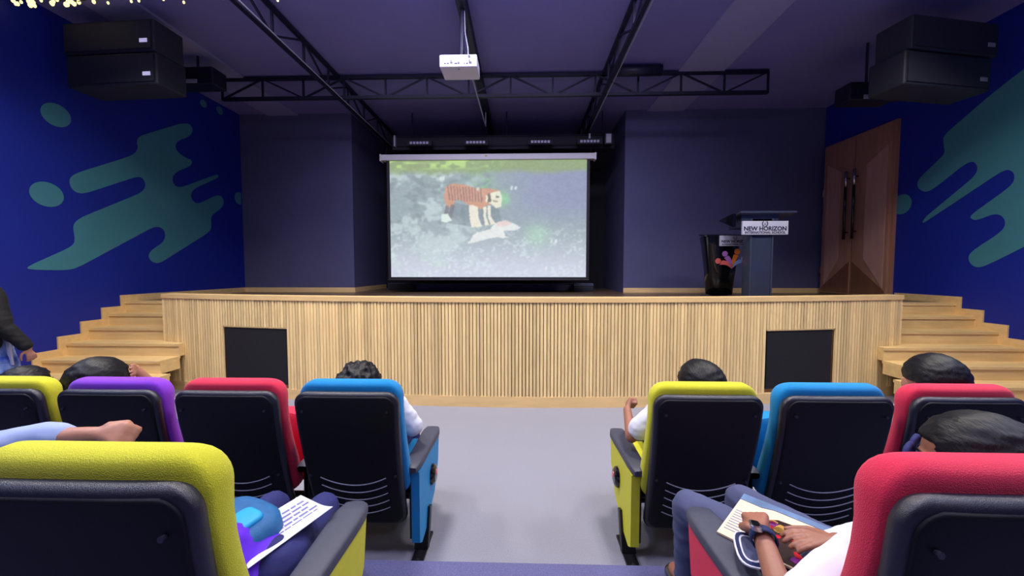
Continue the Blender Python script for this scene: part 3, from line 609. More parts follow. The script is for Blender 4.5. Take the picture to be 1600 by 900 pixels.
def make_chair(color, side, up, po=0.0):
    """side: -1/1 aisle panel on that side (0: none); up: seat folded up"""
    t = bpy.data.objects.new('auditorium_chair', None); COL.objects.link(t)
    bm = bmesh.new(); loft(bm, back_rings(0.915, 0.195, 0.238, 0.222, 0.022, 0.0, 0.06, 0.02)); sh = smooth_angle(obj('back_shell', bm, 'plastic_rim', t), 60)
    bm = bmesh.new(); loft(bm, back_rings(0.900, 0.21, 0.223, 0.207, 0.016, -0.0105, 0.055, 0.006, 9)); bp = smooth_angle(obj('back_panel', bm, 'panel_black', t), 60)
    for k in range(5):
        bm = bmesh.new(); pts = []
        for q in range(-10, 11):
            x = 0.155 * q / 10; z = 0.49 - 0.043 * k - 0.042 * (1 - (q / 10) ** 2) + 0.0; pts.append((x, yb(z) - 0.0275 + 0.10 * x * x, z))
        tube(bm, pts, 0.0028, 5); obj('slot_highlight', bm, 'groove_highlight', bp)  # pale tube: the highlight along a dark slot, put into the colour
    for sx in (-1, 1):
        for z, xx in ((0.83, 0.19), (0.50, 0.2)):
            bm = bmesh.new(); tube(bm, [(sx * xx, yb(z) - 0.03, z), (sx * xx, yb(z) - 0.02, z)], 0.006, 8); obj('screw', bm, 'plastic_rim', sh)
    # backrest cushion, headrest bulges forward and above the shell
    def crings(ztop, zbot, W_, y0, rc):
        rings = back_rings(ztop, zbot, W_ - 0.012, W_ + 0.004, 0.036, y0, rc, 0.028, 5, 34)
        out = []
        for r in rings:
            z = r[0][2]; k = 1 + 0.25 * math.exp(-((z - 0.90) / 0.07) ** 2) + 0.12 * math.exp(-((z - 0.52) / 0.1) ** 2); cy = yb(z) + y0 - 0.036
            out.append([(x, cy + (y - cy) * k, zz) for x, y, zz in r])
        return out
    bm = bmesh.new(); loft(bm, crings(0.957, 0.36, 0.246, 0.045, 0.080)); smooth_angle(obj('back_cushion', bm, 'fabric_' + color, t), 60)
    # seat
    if not up:
        bm = bmesh.new()
        loft(bm, [[(x, y, z) for x, y in sq(0, 0.45, a, b_, 5, 28)] for z, a, b_ in ((0.325, .225, .2), (0.335, .238, .212), (0.38, .24, .215), (0.40, .232, .207), (0.41, .2, .18))])
        smooth_angle(obj('seat_cushion', bm, 'fabric_' + color, t), 50)
        B('seat_pan', 'plastic_black', -0.225, 0.225, 0.25, 0.64, 0.295, 0.328, t, 0.01)
    else:
        bm = bmesh.new()
        loft(bm, [[(x, y, z) for x, z in sq(0, 0.535, a, b_, 5, 28)] for y, a, b_ in ((0.225, .2, .17), (0.235, .235, .19), (0.30, .24, .2), (0.315, .225, .185))])
        smooth_angle(obj('seat_cushion', bm, 'fabric_' + color, t), 50)
        B('seat_pan', 'plastic_black', -0.225, 0.225, 0.315, 0.345, 0.35, 0.72, t, 0.012)
    # standards & arms
    for s in (-1, 1):
        if s == side:
            xo, xi = s * (0.290 + po), s * (0.249 + po)
            bm = bmesh.new(); prism(bm, [(0.13, 0.475), (0.13, 0.12), (0.17, 0.095), (0.25, 0.11), (0.44, 0.20), (0.53, 0.33), (0.555, 0.475)], lambda u, v, w: (min(xo, xi) + w, u, v), 0.041)
            bmesh.ops.bevel(bm, geom=[e for e in bm.edges if abs(e.verts[0].co.x - e.verts[1].co.x) < 1e-6 and len(e.link_faces) == 2 and e.calc_face_angle(0) > 1], offset=0.007, segments=2, affect='EDGES')
            pn = smooth_angle(obj('side_panel', bm, 'board_' + color, t), 30)
            bm = bmesh.new(); loft(bm, [[(s * x, 0.375 + (y - 0.375), z) for y, z in sq(0.375, 0.33, a, b_, 2.6, 20)] for x, a, b_ in ((0.288 + po, .045, .055), (0.303 + po, .043, .052), (0.315 + po, .03, .036))])
            bd = smooth_angle(obj('number_badge', bm, 'gloss_black', pn), 40)
            bm = bmesh.new(); loft(bm, [[(s * x, y, z) for y, z in sq(0.375, 0.345, a, a, 2, 14)] for x, a in ((0.313 + po, .016), (0.3185 + po, .014))]); obj('badge_face', bm, 'badge_red', bd)
            legx = s * (0.268 + po)
            B('side_frame', 'plastic_black', *sorted((s * 0.236, s * (0.249 + po))), 0.14, 0.50, 0.13, 0.475, t, 0.004)
        else:
            B('side_frame', 'plastic_black', *sorted((s * 0.262, s * 0.292)), 0.14, 0.52, 0.10, 0.47, t, 0.008)
            legx = s * 0.277
        wpad = 0.046
        bm = bmesh.new(); cx = s * (0.250 + po if s == side else 0.277)
        pr = []
        for y, ww in ((0.115, .028), (0.13, .036), (0.2, .042), (0.35, .046), (0.46, .05), (0.53, .05), (0.57, .04), (0.585, .024)):
            sl = -0.012 * (0.6 - y)
            pr.append([(cx + x, y, 0.497 + sl + z) for x, z in sq(0, 0, ww, 0.021 if 0.12 < y < 0.58 else 0.014, 4, 20)])
        loft(bm, pr); smooth_angle(obj('arm_pad', bm, 'pad_black', t), 50)
        bm = bmesh.new(); beam(bm, (legx, 0.30, 0.2), (legx, 0.24, 0.01), 0.04, 0.07); box(bm, legx - 0.03, legx + 0.03, 0.12, 0.36, 0.0, 0.014); obj('leg', bm, 'plastic_black', t)
        bm = bmesh.new(); tube(bm, [(legx, 0.145, 0.014), (legx, 0.145, 0.024)], 0.01, 8); obj('bolt', bm, 'metal_chrome', t)
    bm = bmesh.new(); tube(bm, [(-0.26, 0.24, 0.29), (0.26, 0.24, 0.29)], 0.016, 8); obj('cross_bar', bm, 'plastic_black', t)
    return t
YF, YN, ZN = 1.62, 0.612, 0.175
CH = [('blue', 1, False, -0.79, YF, 0, 'blue auditorium chair at the aisle end of the front row, left block'),
      ('red', 0, True, -1.343, YF, 0, 'empty red auditorium chair between the purple and the left blue chair'),
      ('purple', 0, False, -1.896, YF, 0, 'purple auditorium chair in the front row, left block'),
      ('yellow', 0, False, -2.449, YF, 0, 'yellow auditorium chair cut by the left edge, beside the purple chair'),
      ('yellow', -1, False, 0.815, YF, 0, 'yellow auditorium chair at the aisle end of the front row, right block'),
      ('blue', 0, True, 1.368, YF, 0, 'empty blue auditorium chair between the right yellow and red chairs'),
      ('red', 0, False, 1.921, YF, 0, 'red auditorium chair in the front row behind the dark haired head'),
      ('yellow', 1, False, -0.800, YN, ZN, 'large yellow auditorium chair nearest the camera at lower left'),
      ('red', -1, False, 0.858, YN, ZN, 'large red auditorium chair nearest the camera at lower right'),
      ('blue', 0, False, -1.353, YN, ZN, 'blue auditorium chair beside the nearest yellow one, outside the left edge')]
cache = {}
for colr, side, up, x, y, z, lb in CH:
    key = (colr, side, up)
    if key in cache: t = copy_tree(cache[key])
    else: t = make_chair(colr, side, up, 0.035 if (colr, side) == ('red', -1) else 0.0); cache[key] = t
    t.location = (x, y, z); tag(t, lb, 'chair', 'front row auditorium chairs' if y == YF else 'second row auditorium chairs')

# ------------------------------------------------------------------ people
def ellip(bm, c, r, rot=None, sub=3):
    M = Matrix.Translation(c) @ (rot.to_matrix().to_4x4() if rot else Matrix.Identity(4)) @ Matrix.Diagonal((*r, 1))
    bmesh.ops.create_icosphere(bm, subdivisions=sub, radius=1, matrix=M)
def capsule(bm, p, q, r0, r1=None, n=12):
    r1 = r0 if r1 is None else r1; p, q = Vector(p), Vector(q); d = (q - p); L = d.length
    if L < 1e-5: return ellip(bm, p, (r0,) * 3, sub=2)
    dn = d / L; a, b = frame_to(dn); prof = []
    for k in range(4): t = PI / 2 * k / 4; prof.append((-r0 * math.cos(t), r0 * math.sin(t) + 1e-4))
    prof.append((0, r0)); prof.append((L, r1))
    for k in range(1, 5): t = PI / 2 * k / 4; prof.append((L + r1 * math.sin(t), r1 * math.cos(t) + 1e-4))
    rings = [[bm.verts.new(p + dn * s + (a * math.cos(2 * PI * j / n) + b * math.sin(2 * PI * j / n)) * rr) for j in range(n)] for s, rr in prof]
    skin(bm, rings)
def chain(bm, pts, rs, n=12):
    for i in range(len(pts) - 1): capsule(bm, pts[i], pts[i + 1], rs[i], rs[i + 1], n)
def remesh(name, bm, m, parent, vox=0.007, sm=4, fold=0):
    if len(bm.verts) < 4000: bmesh.ops.subdivide_edges(bm, edges=bm.edges[:], cuts=4, use_grid_fill=True)
    bmesh.ops.recalc_face_normals(bm, faces=bm.faces)
    me = bpy.data.meshes.new(name); bm.to_mesh(me); bm.free(); o = bpy.data.objects.new(name, me); COL.objects.link(o)
    r = o.modifiers.new('r', 'REMESH'); r.mode = 'VOXEL'; r.voxel_size = vox; r.use_smooth_shade = True
    s = o.modifiers.new('s', 'SMOOTH'); s.factor = 0.5; s.iterations = sm
    me2 = bpy.data.meshes.new_from_object(o.evaluated_get(bpy.context.evaluated_depsgraph_get())); bpy.data.objects.remove(o)
    if fold:
        nn = np.zeros(len(me2.vertices) * 3, np.float32); me2.vertices.foreach_get('normal', nn); nn = nn.reshape(-1, 3)
        cc = np.zeros(len(me2.vertices) * 3, np.float32); me2.vertices.foreach_get('co', cc); cc = cc.reshape(-1, 3)
        for i in range(len(cc)):
            c = Vector(cc[i]); k = noise.noise(Vector((c.x * 9, c.y * 9, c.z * 22))) + 0.5 * noise.noise(Vector((c.x * 25, c.y * 25, c.z * 45)))
            cc[i] += nn[i] * k * fold
        me2.vertices.foreach_set('co', cc.ravel()); me2.update()
    me2.name = name; me2.materials.clear(); me2.materials.append(MATS[m])
    for p in me2.polygons: p.use_smooth = True
    o = bpy.data.objects.new(name, me2); COL.objects.link(o); o.parent = parent
    return o
def hand(bm, wrist, d, palm_n, side, curl=0.5, s=1.0, splay=1.0):
    """d: direction of fingers; palm_n: palm normal (curl direction); side: thumb direction sign"""
    w = Vector(wrist); d = Vector(d).normalized(); pn = Vector(palm_n); pn = (pn - d * pn.dot(d)).normalized(); x = d.cross(pn).normalized() * side
    for k, f in enumerate((-1, -0.35, 0.35, 1)):
        capsule(bm, w + d * 0.012 * s, w + d * 0.068 * s + x * f * 0.022 * s, 0.014 * s, 0.0105 * s, 10)
    Ls = (0.040, 0.050, 0.055, 0.050)
    tips = []
    for k, f in enumerate((-1, -0.35, 0.35, 1)):
        p = w + d * 0.07 * s + x * f * 0.024 * s; L = Ls[k] * s; ang = 0.25 + curl * 0.5; dd = (d + x * f * 0.10 * splay).normalized(); rr = (0.0082, 0.0076, 0.0068)
        for j in range(3):
            a = ang * (j + 0.6) * (0.6 + curl * 0.6)
            nd = dd * math.cos(a) + pn * math.sin(a); q = p + nd * L * (0.42, 0.33, 0.25)[j]
            capsule(bm, p, q, rr[j] * s, (rr + (0.0062,))[j + 1] * s, 9); p = q
        tips.append((p, nd))
    p = w + d * 0.02 * s + x * 0.02 * s; t1 = p + (d * 0.55 + x * 0.7 + pn * 0.25).normalized() * 0.032 * s; t2 = t1 + (d * 0.9 + x * 0.3 + pn * 0.45 * (0.3 + curl)).normalized() * 0.03 * s; t3 = t2 + (d * 0.95 + pn * 0.5 * curl).normalized() * 0.022 * s
    capsule(bm, p, t1, 0.012 * s, 0.0098 * s, 9); capsule(bm, t1, t2, 0.0098 * s, 0.0088 * s, 9); capsule(bm, t2, t3, 0.0088 * s, 0.0072 * s, 9)
    return tips
def fist(bm, wrist, d, palm_n, side, s=1.0):
    w = Vector(wrist); d = Vector(d).normalized(); pn = Vector(palm_n); pn = (pn - d * pn.dot(d)).normalized(); x = d.cross(pn).normalized() * side
    for f in (-1, -0.35, 0.35, 1):
        capsule(bm, w + d * 0.012 * s, w + d * 0.066 * s + x * f * 0.022 * s, 0.017 * s, 0.0125 * s, 10)
        p = w + d * 0.068 * s + x * f * 0.0235 * s; q = p + (d * 0.35 + pn).normalized() * 0.032 * s; r_ = q + (-d * 0.8 + pn * 0.3).normalized() * 0.026 * s; z = r_ + (-d * 0.4 - pn).normalized() * 0.014 * s
        capsule(bm, p, q, 0.0105 * s, 0.0098 * s, 9); capsule(bm, q, r_, 0.0095 * s, 0.0088 * s, 9); capsule(bm, r_, z, 0.0088 * s, 0.008 * s, 9)
    p = w + d * 0.02 * s + x * 0.024 * s; a = p + (d + x * 0.5 + pn * 0.6).normalized() * 0.035 * s; b = a + (d * 0.5 - x * 0.5 + pn * 0.6).normalized() * 0.03 * s
    capsule(bm, p, a, 0.013 * s, 0.011 * s, 9); capsule(bm, a, b, 0.011 * s, 0.009 * s, 9)
def head_bm(bm, c, rot, s=1.0):
    """face looks to local +Y"""
    M = rot.to_matrix()
    def P(x, y, z): return Vector(c) + M @ (Vector((x, y, z)) * s)
    def E(x, y, z, a, b, d, extra=(0, 0, 0)):
        q = (M @ Euler(extra).to_matrix()).to_euler(); ellip(bm, P(x, y, z), (a * s, b * s, d * s), q, 3)
    E(0, -0.008, 0.02, .078, .092, .082); E(0, 0.02, -0.035, .058, .066, .062); E(0, 0.045, -0.075, .030, .032, .024)
    E(0, 0.085, -0.012, .011, .018, .022); E(0, 0.096, -0.026, .014, .012, .010)
    E(0, 0.072, 0.018, .05, .018, .012); E(0.035, 0.062, -0.03, .022, .022, .018); E(-0.035, 0.062, -0.03, .022, .022, .018)
    E(0, 0.082, -0.056, .022, .009, .006)
    for sx in (-1, 1): E(sx * 0.082, -0.005, -0.012, .009, .020, .030, (0, 0, sx * -0.35))
    return P
def head_extras(parent, P, rot, c, s, hair='hair', messy=0.0, seed=0, long_=0):
    for sx in (-1, 1):
        bm = bmesh.new(); ellip(bm, P(sx * 0.030, 0.074, 0.002), (0.012 * s,) * 3, None, 2); e = obj('eye', bm, 'eye_white', parent, True)
        bm = bmesh.new(); ellip(bm, P(sx * 0.030, 0.0825, 0.002), (0.0052 * s,) * 3, None, 2); obj('iris', bm, 'eye_dark', e, True)
        bm = bmesh.new(); M = rot; tube(bm, [P(sx * 0.015, 0.089, 0.022), P(sx * 0.03, 0.086, 0.027), P(sx * 0.046, 0.074, 0.021)], 0.0028 * s, 6); obj('eyebrow', bm, hair, parent)
    bm = bmesh.new(); tube(bm, [P(-0.02, 0.083, -0.057), P(0, 0.093, -0.056), P(0.02, 0.083, -0.057)], 0.004 * s, 6); obj('mouth', bm, 'lip', parent, True)
    bm = bmesh.new(); M3 = rot.to_matrix()
    bmesh.ops.create_icosphere(bm, subdivisions=5, radius=1)
    for v in bm.verts:
        p = v.co.copy(); x, y, z = p
        k = 1.0
        # hairline: front below forehead shrinks under the skin; nape tapers
        front = max(0, y) ; low = max(0, -z)
        hl = 0.40 if y > 0.62 else -0.62 + 0.75 * max(0, y)
        cov = (z - hl)
        if abs(x) > 0.75 and y > -0.35: cov = min(cov, (z - (-0.12)) )
        k = 1.0 if cov > 0 else max(0.82, 1.0 + cov * 1.2)
        ridge = noise.noise(Vector((x * 3.2 + seed, y * 1.6, z * 7 + seed))) * 0.04 + noise.noise(Vector((x * 14, y * 4, z * 24 + seed))) * 0.018
        ridge += messy * (noise.noise(Vector((x * 5 + seed, y * 5, z * 5))) * 0.16 + abs(noise.noise(Vector((x * 18, y * 18, z * 18 + seed)))) * 0.10)
        k *= 1 + ridge
        q = Vector((x * 0.089 * k, y * 0.104 * k - 0.014, z * 0.094 * k + 0.024))
        if long_ and y < 0.25 and z < 0: q.z -= long_ * (-z); 
        v.co = Vector(c) + M3 @ (q * s)
    h = obj('hair', bm, hair, parent, True)
    return h
def pants(bm, hips, knees, ankles, s=1.0, r=(.082, .06, .042)):
    capsule(bm, hips[0], hips[1], 0.095 * s)
    for h, k, a in zip(hips, knees, ankles): chain(bm, [h, k, a], [r[0] * s, r[1] * s, r[2] * s], 16)
def person(label, group, base, head, hrot, hips, chest, shL, shR, elL, elR, wrL, wrR, knees, ankles, hands, skin='skin', shirt='cloth_white', trouser='cloth_navy', s=1.0, sleeve=0.5, messy=0, seed=0, vox=0.006, hs=1.0, hair='hair', extra=None):
    t = thing('person', label, 'person', base, 0, group); inv = Vector(base)
    def rel(p): return Vector(p) - inv
    head, chest, shL, shR, elL, elR, wrL, wrR = [rel(p) for p in (head, chest, shL, shR, elL, elR, wrL, wrR)]
    hips = [rel(p) for p in hips]; knees = [rel(p) for p in knees]; ankles = [rel(p) for p in ankles]
    rot = Euler(tuple(R(a) for a in hrot)); bm = bmesh.new()
    P = head_bm(bm, head, rot, hs)
    neck0 = (shL + shR) / 2 + Vector((0, 0, 0.01)); capsule(bm, neck0, P(0, -0.02, -0.04), 0.043 * s, 0.04 * s)
    pel = (hips[0] + hips[1]) / 2
    for a in (shL, shR): capsule(bm, chest, a, 0.07 * s, 0.045 * s)
    capsule(bm, pel, chest, 0.085 * s, 0.09 * s); capsule(bm, hips[0], hips[1], 0.085 * s)
    for a, e, w in ((shL, elL, wrL), (shR, elR, wrR)): chain(bm, [a, e, w], [0.040 * s, 0.032 * s, 0.0225 * s])
    for h, k, a in zip(hips, knees, ankles):
        chain(bm, [h, k, a], [0.072 * s, 0.05 * s, 0.034 * s]); capsule(bm, a, a + Vector((0, 0.11 * s, -0.03)), 0.032 * s, 0.026 * s)
    for hd in hands:
        w = wrL if hd['w'] == 'L' else wrR
        (fist if hd.get('fist') else hand)(bm, w, hd['d'], hd['n'], hd['side'], s=hd.get('s', 0.95 * s), **({} if hd.get('fist') else {'curl': hd.get('curl', 0.4)}))
    body = remesh('body', bm, skin, t, vox, 3)
    head_extras(t, P, rot, head, hs, hair, messy, seed)
    bm = bmesh.new()
    for a in (shL, shR): capsule(bm, chest, a, 0.085 * s, 0.056 * s)
    capsule(bm, pel + Vector((0, 0, 0.01)), chest, 0.108 * s, 0.105 * s); capsule(bm, hips[0] * 0.85 + hips[1] * 0.15, hips[1] * 0.85 + hips[0] * 0.15, 0.098 * s)
    for a, e, w in ((shL, elL, wrL), (shR, elR, wrR)):
        if sleeve <= 1: q = a.lerp(e, sleeve); capsule(bm, a, q, 0.057 * s, 0.056 * s)
        else: chain(bm, [a, e, e.lerp(w, sleeve - 1)], [0.057 * s, 0.048 * s, 0.041 * s])
    remesh('shirt', bm, shirt, t, 0.008, 4, 0.006)
    bm = bmesh.new(); pants(bm, hips, knees, ankles, s); remesh('trousers', bm, trouser, t, 0.008, 4, 0.006)
    for a in ankles:
        bm = bmesh.new(); capsule(bm, a + Vector((0, -0.02, -0.045)), a + Vector((0, 0.12 * s, -0.055)), 0.042 * s, 0.036 * s); obj('shoe', bm, 'gloss_black', t, True)
    return t
def seated(label, x, y, zf, dx_head=0.0, hrot=(0, 0, 0), top=0.98, hs=1.0, group='children seated in the front row', lean=0.0, **kw):
    """defaults: child in a chair with centre x, floor zf, y = shell plane"""
    sh_z = zf + 0.76
    d = dict(head=(x + dx_head, y + 0.27 + lean, top - 0.115 * hs), hips=[(x - 0.07, y + 0.35, zf + 0.485), (x + 0.07, y + 0.35, zf + 0.485)], chest=(x, y + 0.26 + lean * 0.5, zf + 0.66),
             shL=(x - 0.135, y + 0.25 + lean * 0.6, sh_z - 0.02), shR=(x + 0.135, y + 0.25 + lean * 0.6, sh_z - 0.02), elL=(x - 0.2, y + 0.33, zf + 0.57), elR=(x + 0.2, y + 0.33, zf + 0.57),
             wrL=(x - 0.12, y + 0.48, zf + 0.55), wrR=(x + 0.12, y + 0.48, zf + 0.55), knees=[(x - 0.09, y + 0.70, zf + 0.47), (x + 0.09, y + 0.70, zf + 0.47)],
             ankles=[(x - 0.09, y + 0.74, zf + 0.09), (x + 0.09, y + 0.74, zf + 0.09)],
             hands=[dict(w='L', d=(0.5, 1, -0.2), n=(0, 0.1, -1), side=1), dict(w='R', d=(-0.5, 1, -0.2), n=(0, 0.1, -1), side=-1)])
    d.update(kw)
    return person(label, group, (x, y + 0.35, zf), hrot=hrot, hs=hs, **d)
seated('child with tousled dark hair and white sleeve in the left blue chair', -0.805, YF, 0, -0.045, (10, 0, 20), 0.985, 1.2, messy=1.0, seed=3,
       elR=(-0.575, 1.95, 0.60), wrR=(-0.66, 2.12, 0.56), sleeve=0.85, shR=(-0.665, 1.91, 0.755))
seated('child in white short sleeves leaning on the armrest of the right yellow chair', 0.86, YF, 0, 0.04, (8, 0, 8), 1.01, 1.2, seed=9, skin='skin',
       shL=(0.70, 1.88, 0.745), elL=(0.575, 1.93, 0.585), wrL=(0.60, 2.10, 0.665), sleeve=0.72,
       hands=[dict(w='L', d=(0.35, 0.7, 0.5), n=(0.8, -0.2, -0.4), side=1, fist=True), dict(w='R', d=(-0.5, 1, -0.2), n=(0, 0.1, -1), side=-1)])
seated('child in the purple chair with a hand raised beside smooth black hair', -2.03, YF - 0.03, 0, -0.178, (-5, 0, 0), 1.005, 1.28, seed=21, skin='skin_light',
       shR=(-1.90, 1.86, 0.72), elR=(-2.11, 2.13, 0.68), wrR=(-2.175, 2.0, 0.91),
       hands=[dict(w='R', d=(0.73, -0.68, 0.12), n=(-0.68, -0.73, 0), side=1, curl=0.2, s=0.95), dict(w='L', d=(0.5, 1, -0.2), n=(0, 0.1, -1), side=1)])
seated('child with smooth black bobbed hair in the right red chair', 1.97, YF, 0, 0.085, (0, 0, -18), 1.045, 1.28, seed=5, skin='skin_light', sleeve=0.9)
seated('child at the far left edge beyond the yellow chair', -2.62, YF, 0, -0.03, (0, 0, 0), 0.95, 1.0, seed=6)
# second row, left: small slouching child with bag on lap
seated('child in navy trousers and purple top behind the nearest yellow chair', -0.80, YN, ZN, -0.14, (-35, 0, 0), 0.975, 0.9, 'children seated in the second row', 0.02, seed=8,
       hips=[(-0.89, 1.0, 0.61), (-0.69, 1.0, 0.61)], chest=(-0.87, 0.86, 0.72), shL=(-0.98, 0.84, 0.79), shR=(-0.79, 0.84, 0.79), elL=(-1.03, 0.94, 0.68), elR=(-0.735, 0.885, 0.655),
       wrL=(-0.95, 1.06, 0.69), wrR=(-0.82, 0.98, 0.675), knees=[(-0.93, 1.32, 0.575), (-0.735, 1.31, 0.575)], ankles=[(-0.90, 1.36, 0.26), (-0.70, 1.36, 0.26)],
       shirt='cloth_purple', trouser='cloth_navy', sleeve=1.6, s=0.95)
# neighbour stretching an arm
seated('child at left edge stretching a pale blue sleeved arm and fist', -1.48, YN, ZN, -0.12, (0, 0, -20), 1.3, 1.0, 'children seated in the second row', 0.02, seed=12,
       shR=(-1.46, 0.90, 0.97), elR=(-1.30, 0.95, 1.00), wrR=(-1.15, 0.95, 1.015), shirt='cloth_lightblue', sleeve=1.32, skin='skin_light',
       chest=(-1.56, 0.92, 0.86), hips=[(-1.50, 1.0, 0.64), (-1.36, 1.0, 0.64)], shL=(-1.68, 0.9, 0.95), elL=(-1.62, 1.0, 0.76), wrL=(-1.52, 1.12, 0.72), s=1.0,
       hands=[dict(w='R', d=(1, 0.0, 0.06), n=(0, 0.7, -0.7), side=1, fist=True, s=1.0), dict(w='L', d=(0.5, 1, -0.2), n=(0, 0.1, -1), side=1)])
# second row, right: child holding a magazine
seated('child with glossy black hair holding a magazine behind the nearest red chair', 0.83, YN, ZN, 0.2, (-12, 0, 36), 1.142, 1.02, 'children seated in the second row', 0.0, seed=14,
       head=(1.055, 0.87, 1.01), hips=[(0.80, 0.96, 0.64), (0.94, 0.96, 0.64)], chest=(0.92, 0.84, 0.80), shL=(0.78, 0.80, 0.86), shR=(1.03, 0.84, 0.87), elL=(0.575, 0.78, 0.715), elR=(0.965, 0.88, 0.755),
       wrL=(0.625, 0.955, 0.775), wrR=(0.795, 0.925, 0.775), knees=[(0.615, 1.34, 0.587), (0.82, 1.36, 0.597)], ankles=[(0.63, 1.38, 0.26), (0.84, 1.40, 0.26)],
       trouser='cloth_slate', sleeve=0.8, vox=0.0042, skin='skin',
       hands=[dict(w='L', d=(0.30, 0.85, 0.02), n=(0.25, 0, -1), side=1, fist=True, s=1.0), dict(w='R', d=(-1, 0.10, 0.05), n=(0, 0.1, -1), side=-1, curl=0.35, s=1.0)])

# standing woman at left
def woman():
    bx, by = -4.53, 2.95; t = thing('person', 'person standing at the left edge in black cardigan and blue floral dress', 'person', (bx, by, 0))
    V = lambda x, y, z: Vector((x, y, z)); bm = bmesh.new(); rot = Euler((0, 0, R(-60)))
    P = head_bm(bm, V(0, 0, 1.47), rot, 1.0); capsule(bm, V(0, 0, 1.32), V(0, 0, 1.42), .05, .045)
    capsule(bm, V(0, 0, 0.92), V(0, 0, 1.2), .12, .12); capsule(bm, V(0, 0, 1.2), V(.14, .0, 1.27), .09, .055); capsule(bm, V(0, 0, 1.2), V(-.14, .0, 1.27), .09, .055)
    chain(bm, [V(.15, 0, 1.26), V(.235, -.02, 1.0), V(.33, .06, .80)], [.045, .038, .027]); chain(bm, [V(-.15, 0, 1.26), V(-.24, 0, 1.0), V(-.25, .06, .78)], [.045, .038, .027])
    for sx in (-1, 1): chain(bm, [V(sx * .08, 0, .88), V(sx * .08, .02, .48), V(sx * .08, 0, .09)], [.10, .065, .04]); capsule(bm, V(sx * .08, 0, .05), V(sx * .08, .14, .035), .04, .033)
    hand(bm, V(.33, .06, .80), (.25, .15, -1), (-1, 0.2, 0), -1, 0.5, 1.0); hand(bm, V(-.25, .06, .78), (0, .1, -1), (1, 0, 0), 1, 0.4, 1.0)
    remesh('body', bm, 'skin_light', t, 0.006, 3); head_extras(t, P, rot, V(0, 0, 1.47), 1.0, 'hair', 0.2, 4, 0.08)
    bm = bmesh.new(); loft(bm, [[(x, y, z) for x, y in sq(0, 0, a, a * .8, 2.2, 24)] for z, a in ((.42, .26), (.7, .21), (.92, .17), (1.05, .135), (1.2, .15), (1.3, .12))])
    remesh('dress', bm, 'dress_print', t, 0.01, 3, 0.008)
    bm = bmesh.new()
    for sx, e, w in ((1, V(.235, -.02, 1.0), V(.32, .05, .825)), (-1, V(-.24, 0, 1.0), V(-.25, .055, .80))): chain(bm, [V(sx * .13, -0.01, 1.26), e, w], [  .085, .064, .048]); capsule(bm, V(sx * .11, -.05, 1.24), V(sx * .14, -.05, .85), .075, .08)
    capsule(bm, V(0, -.07, 1.2), V(0, -.08, .86), .1, .1); remesh('cardigan', bm, 'cloth_black', t, 0.01, 3, 0.006)
    bm = bmesh.new()
    for sx in (-1, 1): capsule(bm, V(sx * .08, -.02, .045), V(sx * .08, .16, .04), .047, .042)
    obj('shoe', bm, 'gloss_black', t, True)
    bm = bmesh.new(); prism(bm, [(-.03, -.16), (.05, -.17), (.06, .1), (.0, .17), (-.05, .15)], lambda u, v, w: (0.235 + u * 0.9 - v * 0.12, 0.0 + w, 0.85 + v), 0.012)
    o = obj('folded_paper', bm, 'paper'); o.location = (bx - 0.07, by + 0.03, -0.02); tag(o, 'white folded papers held by the standing person at the left edge', 'paper')
woman()

# glasses near the second-row child's face
t = thing('spectacles', 'dark blue framed glasses worn by the glossy haired child at lower right', 'glasses', (0.985, 0.945, 1.005), R(36))
for x in (-0.038, 0.038):
    bm = bmesh.new(); pts = [(x + a, 0, b) for a, b in sq(0, 0, 0.034, 0.024, 3, 18)]; pts.append(pts[0]); tube(bm, pts, 0.0065, 6, False); obj('rim', bm, 'cloth_navy', t, True)
for s in (-1, 1):
    bm = bmesh.new(); tube(bm, [(s * 0.072, 0, 0.01), (s * 0.08, -0.05, 0.012), (s * 0.082, -0.1, 0.0)], 0.004, 6); obj('temple', bm, 'cloth_navy', t)
bm = bmesh.new(); tube(bm, [(-0.006, 0, 0.005), (0.006, 0, 0.005)], 0.004, 6); obj('bridge', bm, 'cloth_navy', t)

# ------------------------------------------------------------------ magazine on the right lap
t = thing('magazine', 'open magazine with cream page and sweets picture on the slate trousered lap', 'magazine', (0.742, 1.048, 0.70)); t.rotation_euler = (R(4), 0, R(-47))
def sheet(name, m, poly, z, th, par, bend=0.0):
    bm = bmesh.new(); prism(bm, poly, lambda u, v, w: (u, v, z + w + bend * u * u), th); return obj(name, bm, m, par)
sheet('page', 'paper_cream', [(-0.13, -0.115), (0.14, -0.115), (0.14, 0.115), (-0.13, 0.115)], 0.0, 0.006, t)
sheet('cover_strip', 'photo_blue', [(-0.13, 0.085), (-0.07, 0.083), (-0.04, 0.095), (0.14, 0.095), (0.14, 0.12), (-0.13, 0.12)], 0.0065, 0.0012, t)
sheet('picture', 'photo_brown', [(-0.06, -0.11), (0.12, -0.11), (0.12, -0.01), (0.09, 0.04), (0.04, 0.062), (-0.02, 0.055), (-0.06, 0.02)], 0.0065, 0.001, t)
rs = random.Random(5)
for k in range(26):
    x, y = rs.uniform(-0.045, 0.07), rs.uniform(-0.10, 0.035); bm = bmesh.new(); r_ = rs.uniform(0.008, 0.016); ang = rs.uniform(0, PI)
    prism(bm, [(x + r_ * math.cos(a + ang) * (1.2 if q % 2 else 0.8), y + r_ * math.sin(a + ang)) for q, a in enumerate([2 * PI * j / 7 for j in range(7)])], lambda u, v, w: (u, v, 0.0077 + w), 0.0008)
    obj('printed_sweet', bm, rs.choice(['foil_red', 'foil_red', 'foil_gold', 'foil_purple']), t)
